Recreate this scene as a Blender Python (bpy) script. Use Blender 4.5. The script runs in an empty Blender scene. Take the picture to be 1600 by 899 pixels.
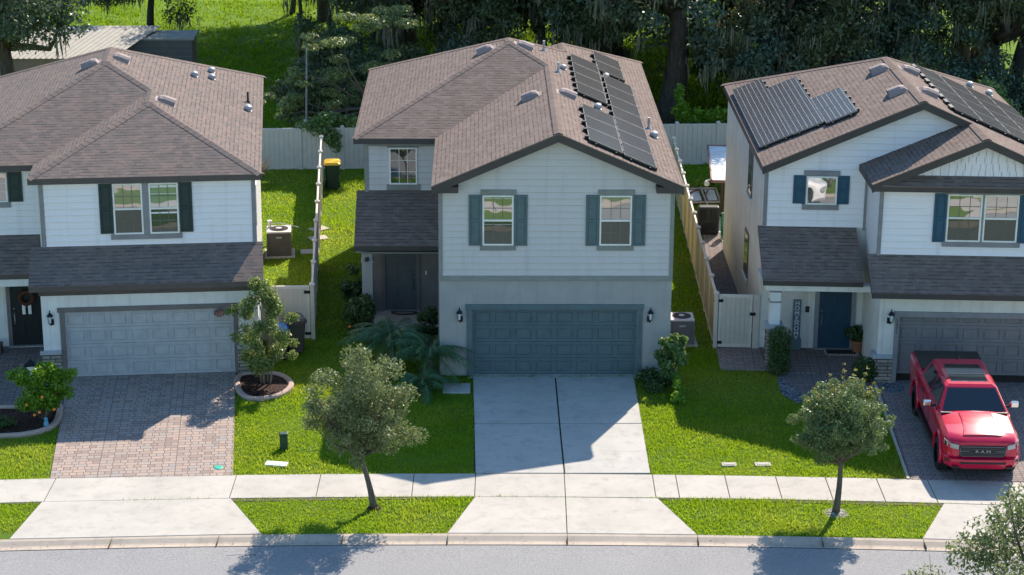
import bpy, bmesh, math, random
import numpy as np
from mathutils import Vector, Matrix
R_ = math.radians
C = bpy.context.scene.collection
random.seed(7)
RNG = np.random.default_rng(11)

# ------------------------------------------------------------------ helpers
class MB:
    """collects shapes and links them as ONE mesh object"""
    def __init__(s, xf=None):
        s.v=[]; s.f=[]; s.m=[]; s.uv={}; s.xf=xf; s.starts=[]; s.fstarts=[]
    def add(s, vs, fs, m=0, uvs=None):
        b=len(s.v); s.starts.append(b); s.fstarts.append(len(s.f))
        for p in vs: s.v.append(s.xf(p) if s.xf else tuple(p))
        for i,f in enumerate(fs):
            if uvs: s.uv[len(s.f)]=uvs[i]
            s.f.append([b+k for k in f]); s.m.append(m)
        return s
    def box(s,x0,x1,y0,y1,z0,z1,m=0):
        v=[(x0,y0,z0),(x1,y0,z0),(x1,y1,z0),(x0,y1,z0),(x0,y0,z1),(x1,y0,z1),(x1,y1,z1),(x0,y1,z1)]
        return s.add(v,[(0,3,2,1),(4,5,6,7),(0,1,5,4),(1,2,6,5),(2,3,7,6),(3,0,4,7)],m)
    def obox(s,c,ax,ay,az,m=0):
        c=Vector(c);ax=Vector(ax);ay=Vector(ay);az=Vector(az)
        v=[c-ax-ay-az,c+ax-ay-az,c+ax+ay-az,c-ax+ay-az,c-ax-ay+az,c+ax-ay+az,c+ax+ay+az,c-ax+ay+az]
        return s.add([tuple(p) for p in v],[(0,3,2,1),(4,5,6,7),(0,1,5,4),(1,2,6,5),(2,3,7,6),(3,0,4,7)],m)
    def poly(s,pts,m=0,uv=None):
        return s.add(pts,[tuple(range(len(pts)))],m,[uv] if uv else None)
    def slab(s,pts,t,m=0):
        """polygon (list of 3-D points, counter-clockwise from above) given thickness t downwards"""
        n=len(pts); lo=[(p[0],p[1],p[2]-t) for p in pts]
        fs=[tuple(range(n)),tuple(range(2*n-1,n-1,-1))]
        for i in range(n):
            j=(i+1)%n; fs.append((i,n+i,n+j,j))
        return s.add(list(pts)+lo,fs,m)
    def prism(s,pts,d,m=0):
        n=len(pts); d=Vector(d); hi=[tuple(Vector(p)+d) for p in pts]
        fs=[tuple(range(n-1,-1,-1)),tuple(range(n,2*n))]
        for i in range(n):
            j=(i+1)%n; fs.append((i,j,n+j,n+i))
        return s.add(list(pts)+hi,fs,m)
    def tube(s,pts,rs,n=8,m=0,cap=True):
        pts=[Vector(p) for p in pts]
        if not hasattr(rs,'__len__'): rs=[rs]*len(pts)
        vs=[];fs=[]
        ref=None
        for i,p in enumerate(pts):
            d=(pts[min(i+1,len(pts)-1)]-pts[max(i-1,0)])
            if d.length<1e-9: d=Vector((0,0,1))
            d.normalize()
            if ref is None: ref=Vector((1,0,0)) if abs(d.x)<.8 else Vector((0,1,0))
            a=(ref-d*ref.dot(d)).normalized(); ref=a; b=d.cross(a)
            for k in range(n):
                t=2*math.pi*k/n; vs.append(tuple(p+(a*math.cos(t)+b*math.sin(t))*rs[i]))
        for i in range(len(pts)-1):
            for k in range(n):
                fs.append((i*n+k,i*n+(k+1)%n,(i+1)*n+(k+1)%n,(i+1)*n+k))
        if cap:
            fs.append(tuple(range(n-1,-1,-1))); fs.append(tuple(range((len(pts)-1)*n,len(pts)*n)))
        return s.add(vs,fs,m)
    def cyl(s,p0,p1,r,n=16,m=0): return s.tube([p0,p1],[r,r],n,m)
    def lathe(s,c,prof,n=20,m=0):
        """prof = [(r,z)...] about the vertical through c"""
        vs=[];fs=[]
        for r,z in prof:
            for k in range(n):
                t=2*math.pi*k/n; vs.append((c[0]+r*math.cos(t),c[1]+r*math.sin(t),c[2]+z))
        for i in range(len(prof)-1):
            for k in range(n): fs.append((i*n+k,i*n+(k+1)%n,(i+1)*n+(k+1)%n,(i+1)*n+k))
        fs.append(tuple(range(n-1,-1,-1))); fs.append(tuple(range((len(prof)-1)*n,len(prof)*n)))
        return s.add(vs,fs,m)
    def loft(s,secs,m=0,close=False,caps=True):
        n=len(secs[0]); vs=[p for q in secs for p in q]; fs=[]
        for i in range(len(secs)-1):
            for k in range(n if close else n-1):
                j=(k+1)%n; fs.append((i*n+k,i*n+j,(i+1)*n+j,(i+1)*n+k))
        if caps: fs.append(tuple(range(n-1,-1,-1))); fs.append(tuple(range((len(secs)-1)*n,len(secs)*n)))
        return s.add(vs,fs,m)
    def split(s,name,mat,parent=None,bevel=0):
        """every added piece becomes an object of its own"""
        out=[]
        cuts=s.starts+[len(s.v)]; fc=s.fstarts+[len(s.f)]
        for i in range(len(s.starts)):
            q=MB(); a,b=cuts[i],cuts[i+1]
            q.v=s.v[a:b]; q.f=[[k-a for k in f] for f in s.f[fc[i]:fc[i+1]]]; q.m=[0]*len(q.f)
            q.uv={j-fc[i]:s.uv[j] for j in range(fc[i],fc[i+1]) if j in s.uv}
            out.append(q.build(name,mat,parent,bevel=bevel))
        return out
    def build(s,name,mats,parent=None,smooth=False,bevel=0,label=None):
        me=bpy.data.meshes.new(name); me.from_pydata(s.v,[],s.f)
        if not isinstance(mats,(list,tuple)): mats=[mats]
        for mt in mats: me.materials.append(mt)
        me.polygons.foreach_set('material_index',s.m)
        if s.uv:
            ul=me.uv_layers.new(name='UVMap')
            for p in me.polygons:
                q=s.uv.get(p.index)
                if q:
                    for k,li in enumerate(p.loop_indices): ul.data[li].uv=q[k]
        if smooth: me.polygons.foreach_set('use_smooth',[True]*len(s.f))
        me.update()
        o=bpy.data.objects.new(name,me); C.objects.link(o)
        if parent: o.parent=parent
        if bevel:
            b=o.modifiers.new('bevel','BEVEL'); b.width=bevel; b.segments=2; b.limit_method='ANGLE'; b.angle_limit=R_(35)
        if label: o['label']=label
        return o
def tag(o,label,cat,group=None,kind=None):
    o['label']=label
    o['category']=cat
    if group: o['group']=group
    if kind: o['kind']=kind
    return o
def thing(name,label,cat,loc=(0,0,0),rz=0,group=None):
    o=bpy.data.objects.new(name,None); C.objects.link(o); o.location=loc; o.rotation_euler=(0,0,rz); o.empty_display_size=.2
    return tag(o,label,cat,group)
def dup(root,loc,rz=0,label=None,scale=None):
    r=root.copy(); C.objects.link(r); r.location=loc; r.rotation_euler=(0,0,rz)
    if scale: r.scale=(scale,)*3
    if label: r['label']=label
    for ch in list(root.children):
        c=ch.copy(); C.objects.link(c); c.parent=r
        for g in list(ch.children):
            d=g.copy(); C.objects.link(d); d.parent=c
    return r
def npmesh(name,V,F,mat,parent=None,smooth=False):
    """V (n,3), F (m,k) arrays"""
    me=bpy.data.meshes.new(name); n=len(V); m,k=F.shape
    me.vertices.add(n); me.vertices.foreach_set('co',np.ascontiguousarray(V,dtype=np.float32).ravel())
    me.loops.add(m*k); me.loops.foreach_set('vertex_index',F.astype(np.int32).ravel())
    me.polygons.add(m); me.polygons.foreach_set('loop_start',np.arange(0,m*k,k,dtype=np.int32))
    me.update(calc_edges=True); me.validate()
    me.materials.append(mat)
    if smooth: me.polygons.foreach_set('use_smooth',[True]*m)
    o=bpy.data.objects.new(name,me); C.objects.link(o)
    if parent: o.parent=parent
    return o

# ------------------------------------------------------------------ materials
MATS={}
class NT:
    def __init__(s,name):
        s.mat=bpy.data.materials.new(name); s.mat.use_nodes=True; s.t=s.mat.node_tree; s.t.nodes.clear()
        s.out=s.n('ShaderNodeOutputMaterial')
    def n(s,t,**kw):
        x=s.t.nodes.new(t)
        for k,v in kw.items():
            if k in x.inputs: x.inputs[k].default_value=v
            else: setattr(x,k,v)
        return x
    def l(s,a,b): s.t.links.new(a,b)
    def tex(s,kind='Object'):
        return s.n('ShaderNodeTexCoord').outputs[kind]
    def noise(s,vec,scale,detail=4,rough=.6):
        x=s.n('ShaderNodeTexNoise'); x.inputs['Scale'].default_value=scale; x.inputs['Detail'].default_value=detail; x.inputs['Roughness'].default_value=rough
        s.l(vec,x.inputs['Vector']); return x.outputs['Fac']
    def ramp(s,fac,stops):
        x=s.n('ShaderNodeValToRGB'); e=x.color_ramp.elements
        while len(e)<len(stops): e.new(.5)
        for q,(p,c) in zip(e,stops): q.position=p; q.color=(*c,1)
        s.l(fac,x.inputs['Fac']); return x.outputs['Color']
    def mix(s,fac,a,b,mode='MIX'):
        x=s.n('ShaderNodeMix',data_type='RGBA',blend_type=mode)
        for inp,v in ((x.inputs[0],fac),(x.inputs[6],a),(x.inputs[7],b)):
            if hasattr(v,'is_output') : s.l(v,inp)
            elif isinstance(v,tuple): inp.default_value=(*v,1)
            else: inp.default_value=v
        return x.outputs[2]
    def math(s,op,a,b=None):
        x=s.n('ShaderNodeMath',operation=op)
        for inp,v in zip(x.inputs,(a,b)):
            if v is None: continue
            if hasattr(v,'is_output'): s.l(v,inp)
            else: inp.default_value=v
        return x.outputs[0]
    def bump(s,h,strength=.3,dist=.02):
        x=s.n('ShaderNodeBump'); x.inputs['Strength'].default_value=strength; x.inputs['Distance'].default_value=dist
        s.l(h,x.inputs['Height']); return x.outputs['Normal']
    def pbr(s,col,rough=.6,metal=0,spec=.5,normal=None,coat=0):
        x=s.n('ShaderNodeBsdfPrincipled'); x.inputs['Metallic'].default_value=metal
        x.inputs['Specular IOR Level'].default_value=spec; x.inputs['Coat Weight'].default_value=coat; x.inputs['Coat Roughness'].default_value=.04
        if hasattr(col,'is_output'): s.l(col,x.inputs['Base Color'])
        else: x.inputs['Base Color'].default_value=(*col,1)
        if hasattr(rough,'is_output'): s.l(rough,x.inputs['Roughness'])
        else: x.inputs['Roughness'].default_value=rough
        if normal is not None: s.l(normal,x.inputs['Normal'])
        return x.outputs[0]
    def done(s,sh): s.l(sh,s.out.inputs['Surface']); return s.mat

def plain(name,col,rough=.5,metal=0,spec=.4,var=.12,scale=3,bump=.0,bscale=60,coat=0):
    """painted / moulded surface with slight tonal variation and grime"""
    t=NT(name); v=t.tex()
    f=t.noise(v,scale,5)
    d=tuple(c*(1-var) for c in col); b=tuple(min(1,c*(1+var)) for c in col)
    c=t.ramp(f,[(.3,d),(.7,b)])
    nm=t.bump(t.noise(v,bscale,3),bump,.01) if bump else None
    r=t.math('ADD',t.math('MULTIPLY',t.noise(v,scale*2.3,3),.2),rough-.1)
    return t.done(t.pbr(c,r,metal,spec,nm,coat))
def stucco(name,col):
    t=NT(name); v=t.tex(); f=t.noise(v,1.3,6); g=t.noise(v,60,4,.7)
    c=t.ramp(f,[(.25,tuple(x*.86 for x in col)),(.75,tuple(min(1,x*1.07) for x in col))])
    mp=t.n('ShaderNodeMapping'); mp.inputs['Scale'].default_value=(5,5,.35); t.l(v,mp.inputs['Vector'])
    st=t.noise(mp.outputs[0],1.0,4)
    c=t.mix(t.math('MULTIPLY',t.math('MAXIMUM',t.math('SUBTRACT',st,.52),0),1.3),c,(.2,.19,.17))
    return t.done(t.pbr(c,.85,0,.2,t.bump(g,.35,.02)))
def siding_mat(name,col):
    t=NT(name); v=t.tex()
    mp=t.n('ShaderNodeMapping'); mp.inputs['Scale'].default_value=(1.2,1,25); t.l(v,mp.inputs['Vector'])
    f=t.noise(mp.outputs[0],2.0,5); g=t.noise(v,.9,4)
    c=t.ramp(f,[(.3,tuple(x*.93 for x in col)),(.7,tuple(min(1,x*1.04) for x in col))])
    c=t.mix(t.math('MULTIPLY',g,.25),c,tuple(x*.8 for x in col))
    m2=t.n('ShaderNodeMapping'); m2.inputs['Scale'].default_value=(3.2,1,.22); t.l(v,m2.inputs['Vector'])
    c=t.mix(t.math('MULTIPLY',t.math('MAXIMUM',t.math('SUBTRACT',t.noise(m2.outputs[0],1.0,5),.52),0),1.6),c,tuple(x*.55 for x in col))
    return t.done(t.pbr(c,.6,0,.3,t.bump(f,.12,.006)))
def shingle(name,c1,c2,c3,dark,h=.138,w=.215):
    """architectural shingles on UV metres: u along the eave, v up the slope"""
    t=NT(name); uv=t.tex('UV'); s=t.n('ShaderNodeSeparateXYZ'); t.l(uv,s.inputs[0])
    v=t.math('DIVIDE',s.outputs[1],h); row=t.math('FLOOR',v); fv=t.math('FRACT',v)
    def cell(w,k):
        u=t.math('ADD',t.math('DIVIDE',s.outputs[0],w),t.math('MULTIPLY',row,k)); cu=t.math('FLOOR',u)
        cb=t.n('ShaderNodeCombineXYZ'); t.l(cu,cb.inputs[0]); t.l(row,cb.inputs[1]); cb.inputs[2].default_value=k
        wn=t.n('ShaderNodeTexWhiteNoise'); t.l(cb.outputs[0],wn.inputs['Vector']); return wn.outputs['Value'],t.math('FRACT',u)
    r1,fu=cell(w,.437); r2,_=cell(w*.83,.713)
    c=t.ramp(r1,[(0,c1),(.5,c2),(1,c3)])
    c=t.mix(t.math('MULTIPLY',t.noise(uv,.45,5),.5),c,tuple(x*.8 for x in c2))
    mp=t.n('ShaderNodeMapping'); mp.inputs['Scale'].default_value=(1.1,.13,1); t.l(uv,mp.inputs['Vector'])
    c=t.mix(t.math('MULTIPLY',t.math('MAXIMUM',t.math('SUBTRACT',t.noise(mp.outputs[0],1.0,5,.6),.48),0),1.9),c,tuple(x*.62 for x in c2))
    gr=t.noise(uv,60,3,.7)
    c=t.mix(.3,c,t.ramp(gr,[(.3,tuple(x*.55 for x in c2)),(.7,tuple(min(1,x*1.5) for x in c2))]))
    line=t.math('LESS_THAN',fv,.26)
    tabs=t.math('ADD',t.math('MULTIPLY',t.math('GREATER_THAN',r2,.55),.42),.2)
    m=t.math('MULTIPLY',line,tabs)
    m=t.math('MAXIMUM',m,t.math('MULTIPLY',t.math('LESS_THAN',fu,.04),.3))
    c=t.mix(m,c,dark)
    hgt=t.math('SUBTRACT',t.math('MULTIPLY',gr,.25),m)
    return t.done(t.pbr(c,.94,0,.08,t.bump(hgt,.5,.02)))
def glass_mat(name,inside,refl,inside2=None):
    """window pane: dim room, screen or painted foliage reflection behind, mirror reflection in front"""
    t=NT(name); v=t.tex()
    c=t.mix(t.noise(v,1.7,2),inside,inside2 or tuple(x*.6 for x in inside))
    w=t.bump(t.noise(v,1.3,1),.10,.03)
    d=t.pbr(c,.6,0,.1)
    g=t.n('ShaderNodeBsdfGlossy'); g.inputs['Roughness'].default_value=.015; g.inputs['Color'].default_value=(1,.96,.97,1); t.l(w,g.inputs['Normal'])
    x=t.n('ShaderNodeMixShader'); x.inputs[0].default_value=refl; t.l(d,x.inputs[1]); t.l(g.outputs[0],x.inputs[2])
    return t.done(x.outputs[0])
def leaf(name,c1,c2,trans=(.2,.3,.03),tf=.35,gloss=.25,rough=.42):
    t=NT(name); g=t.n('ShaderNodeNewGeometry')
    c=t.mix(g.outputs['Random Per Island'],c1,c2)
    p=t.pbr(c,rough,0,gloss)
    tr=t.n('ShaderNodeBsdfTranslucent'); t.l(t.mix(.5,c,trans),tr.inputs['Color'])
    x=t.n('ShaderNodeMixShader'); x.inputs[0].default_value=tf; t.l(p,x.inputs[1]); t.l(tr.outputs[0],x.inputs[2])
    return t.done(x.outputs[0])
def grass_blade(name):
    t=NT(name); g=t.n('ShaderNodeNewGeometry'); v=t.tex()
    c=t.mix(g.outputs['Random Per Island'],(.08,.22,.018),(.19,.34,.024))
    n=t.noise(v,1.6,5,.65); k=t.noise(v,.33,4,.6)
    c=t.mix(t.math('MULTIPLY',t.math('MAXIMUM',t.math('SUBTRACT',n,.47),0),4.2),c,(.07,.19,.015))
    c=t.mix(t.math('MULTIPLY',t.math('MAXIMUM',t.math('SUBTRACT',k,.46),0),3.4),c,(.40,.38,.08))
    p=t.pbr(c,.6,0,.1); tr=t.n('ShaderNodeBsdfTranslucent'); t.l(t.mix(.5,c,(.56,.68,.012)),tr.inputs['Color'])
    x=t.n('ShaderNodeMixShader'); x.inputs[0].default_value=.55; t.l(p,x.inputs[1]); t.l(tr.outputs[0],x.inputs[2]); return t.done(x.outputs[0])
def bark(name,col):
    t=NT(name); v=t.tex(); mp=t.n('ShaderNodeMapping'); mp.inputs['Scale'].default_value=(8,8,1.6); t.l(v,mp.inputs['Vector'])
    f=t.noise(mp.outputs[0],1.5,6,.7)
    c=t.ramp(f,[(.3,tuple(x*.45 for x in col)),(.7,tuple(x*1.25 for x in col))])
    return t.done(t.pbr(c,.9,0,.1,t.bump(f,.9,.05)))
def concrete(name,col,stain=.35):
    t=NT(name); v=t.tex(); f=t.noise(v,.7,7,.65); g=t.noise(v,35,4,.7); s=t.noise(v,2.3,6,.75)
    c=t.ramp(f,[(.25,tuple(x*.82 for x in col)),(.75,tuple(min(1,x*1.08) for x in col))])
    c=t.mix(t.math('MULTIPLY',t.math('MAXIMUM',t.math('SUBTRACT',s,.5),0),stain*6),c,tuple(x*.45 for x in col))
    c=t.mix(.15,c,t.ramp(g,[(.3,tuple(x*.5 for x in col)),(.7,col)]))
    return t.done(t.pbr(c,.88,0,.2,t.bump(g,.2,.006)))
def pavers(name,cols,mortar,bw=.3,rh=.15,rot=0,scale=1):
    t=NT(name); v=t.tex(); mp=t.n('ShaderNodeMapping'); mp.inputs['Rotation'].default_value=(0,0,rot); t.l(v,mp.inputs['Vector'])
    b=t.n('ShaderNodeTexBrick'); b.offset=.5; b.squash=.55; b.squash_frequency=2
    for k,q in (('Scale',scale),('Brick Width',bw),('Row Height',rh),('Mortar Size',.011),('Mortar Smooth',.2)): b.inputs[k].default_value=q
    b.inputs['Color1'].default_value=(0,0,0,1); b.inputs['Color2'].default_value=(1,1,1,1); b.inputs['Mortar'].default_value=(.5,.5,.5,1)
    t.l(mp.outputs[0],b.inputs['Vector'])
    sh=t.n('ShaderNodeSeparateColor'); t.l(b.outputs['Color'],sh.inputs[0])
    k=len(cols)-1
    c=t.ramp(sh.outputs[0],[(i/k,q) for i,q in enumerate(cols)])
    c=t.mix(t.math('MULTIPLY',t.noise(v,.8,5),.45),c,tuple(x*.7 for x in cols[1]))
    c=t.mix(.25,c,t.ramp(t.noise(v,50,3),[(.3,tuple(x*.5 for x in cols[1])),(.7,tuple(x*1.3 for x in cols[1]))]))
    c=t.mix(b.outputs['Fac'],c,mortar)
    return t.done(t.pbr(c,.9,0,.15,t.bump(t.math('SUBTRACT',1.0,b.outputs['Fac']),.5,.012)))
def stone_mat(name):
    t=NT(name); v=t.tex()
    mp=t.n('ShaderNodeMapping'); mp.inputs['Rotation'].default_value=(R_(90),0,0); t.l(v,mp.inputs['Vector'])
    b=t.n('ShaderNodeTexBrick'); b.offset=.37; b.squash=1.6; b.squash_frequency=2
    for k,q in (('Scale',1),('Brick Width',.33),('Row Height',.11),('Mortar Size',.012)): b.inputs[k].default_value=q
    b.inputs['Color1'].default_value=(0,0,0,1); b.inputs['Color2'].default_value=(1,1,1,1); b.inputs['Mortar'].default_value=(.3,.3,.3,1)
    t.l(mp.outputs[0],b.inputs['Vector']); sh=t.n('ShaderNodeSeparateColor'); t.l(b.outputs['Color'],sh.inputs[0])
    c=t.ramp(sh.outputs[0],[(0,(.13,.11,.1)),(.35,(.3,.27,.23)),(.7,(.42,.38,.32)),(1,(.24,.18,.14))])
    c=t.mix(.4,c,t.ramp(t.noise(v,9,5),[(.3,(.12,.11,.1)),(.7,(.45,.41,.36))])); c=t.mix(b.outputs['Fac'],c,(.06,.055,.05))
    return t.done(t.pbr(c,.9,0,.15,t.bump(t.math('SUBTRACT',t.noise(v,9,4),b.outputs['Fac']),.8,.03)))
def solar_mat(name,grid,cell,line,gap):
    t=NT(name); uv=t.tex('UV')
    s=t.n('ShaderNodeSeparateXYZ'); t.l(uv,s.inputs[0])
    def cellline(o,size,w):
        f=t.math('FRACT',t.math('DIVIDE',o,size)); 
        return t.math('GREATER_THAN',t.math('ABSOLUTE',t.math('SUBTRACT',f,.5)),.5-w)
    m=t.math('MAXIMUM',cellline(s.outputs[0],grid[0],gap),cellline(s.outputs[1],grid[1],gap))
    c=t.mix(m,t.mix(t.noise(uv,2,3),cell,tuple(x*1.5 for x in cell)),line)
    return t.done(t.pbr(c,.22,0,.16,None,0))
def grass_ground(name,c1,c2,c3,soil=(.16,.12,.07)):
    t=NT(name); v=t.tex()
    f=t.noise(v,.35,6,.6); g=t.noise(v,6,6,.75); h=t.noise(v,38,4,.75); p=t.noise(v,1.1,4,.6)
    c=t.ramp(f,[(.3,c1),(.5,c2),(.72,c3)])
    c=t.mix(t.math('MULTIPLY',g,.5),c,tuple(x*.45 for x in c1))
    c=t.mix(.45,c,t.ramp(h,[(.3,tuple(x*.4 for x in c1)),(.7,tuple(x*1.6 for x in c3))]))
    c=t.mix(t.math('MULTIPLY',t.math('MAXIMUM',t.math('SUBTRACT',p,.62),0),3.0),c,soil)
    return t.done(t.pbr(c,.9,0,.1,t.bump(t.math('ADD',g,h),.8,.06)))
def asphalt_mat(name):
    t=NT(name); v=t.tex(); f=t.noise(v,.6,6); g=t.noise(v,24,6,.85); h=t.noise(v,14,4,.7)
    c=t.ramp(f,[(.3,(.235,.228,.228)),(.7,(.30,.29,.285))])
    c=t.mix(.5,c,t.ramp(g,[(.35,(.09,.09,.09)),(.5,(.26,.25,.25)),(.68,(.58,.56,.55))]))
    c=t.mix(t.math('MULTIPLY',h,.22),c,(.14,.14,.14))
    return t.done(t.pbr(c,.9,0,.2,t.bump(g,.5,.012)))
def gravel_mat(name,c1,c2,scale=14):
    t=NT(name); v=t.tex(); x=t.n('ShaderNodeTexVoronoi'); x.inputs['Scale'].default_value=scale; t.l(v,x.inputs['Vector'])
    sh=t.n('ShaderNodeSeparateColor'); t.l(x.outputs['Color'],sh.inputs[0])
    c=t.ramp(sh.outputs[0],[(0,c1),(1,c2)]); c=t.mix(t.math('MULTIPLY',x.outputs['Distance'],1.2),c,tuple(q*.3 for q in c1))
    return t.done(t.pbr(c,.85,0,.2,t.bump(t.math('SUBTRACT',1.0,x.outputs['Distance']),.8,.05)))

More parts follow.
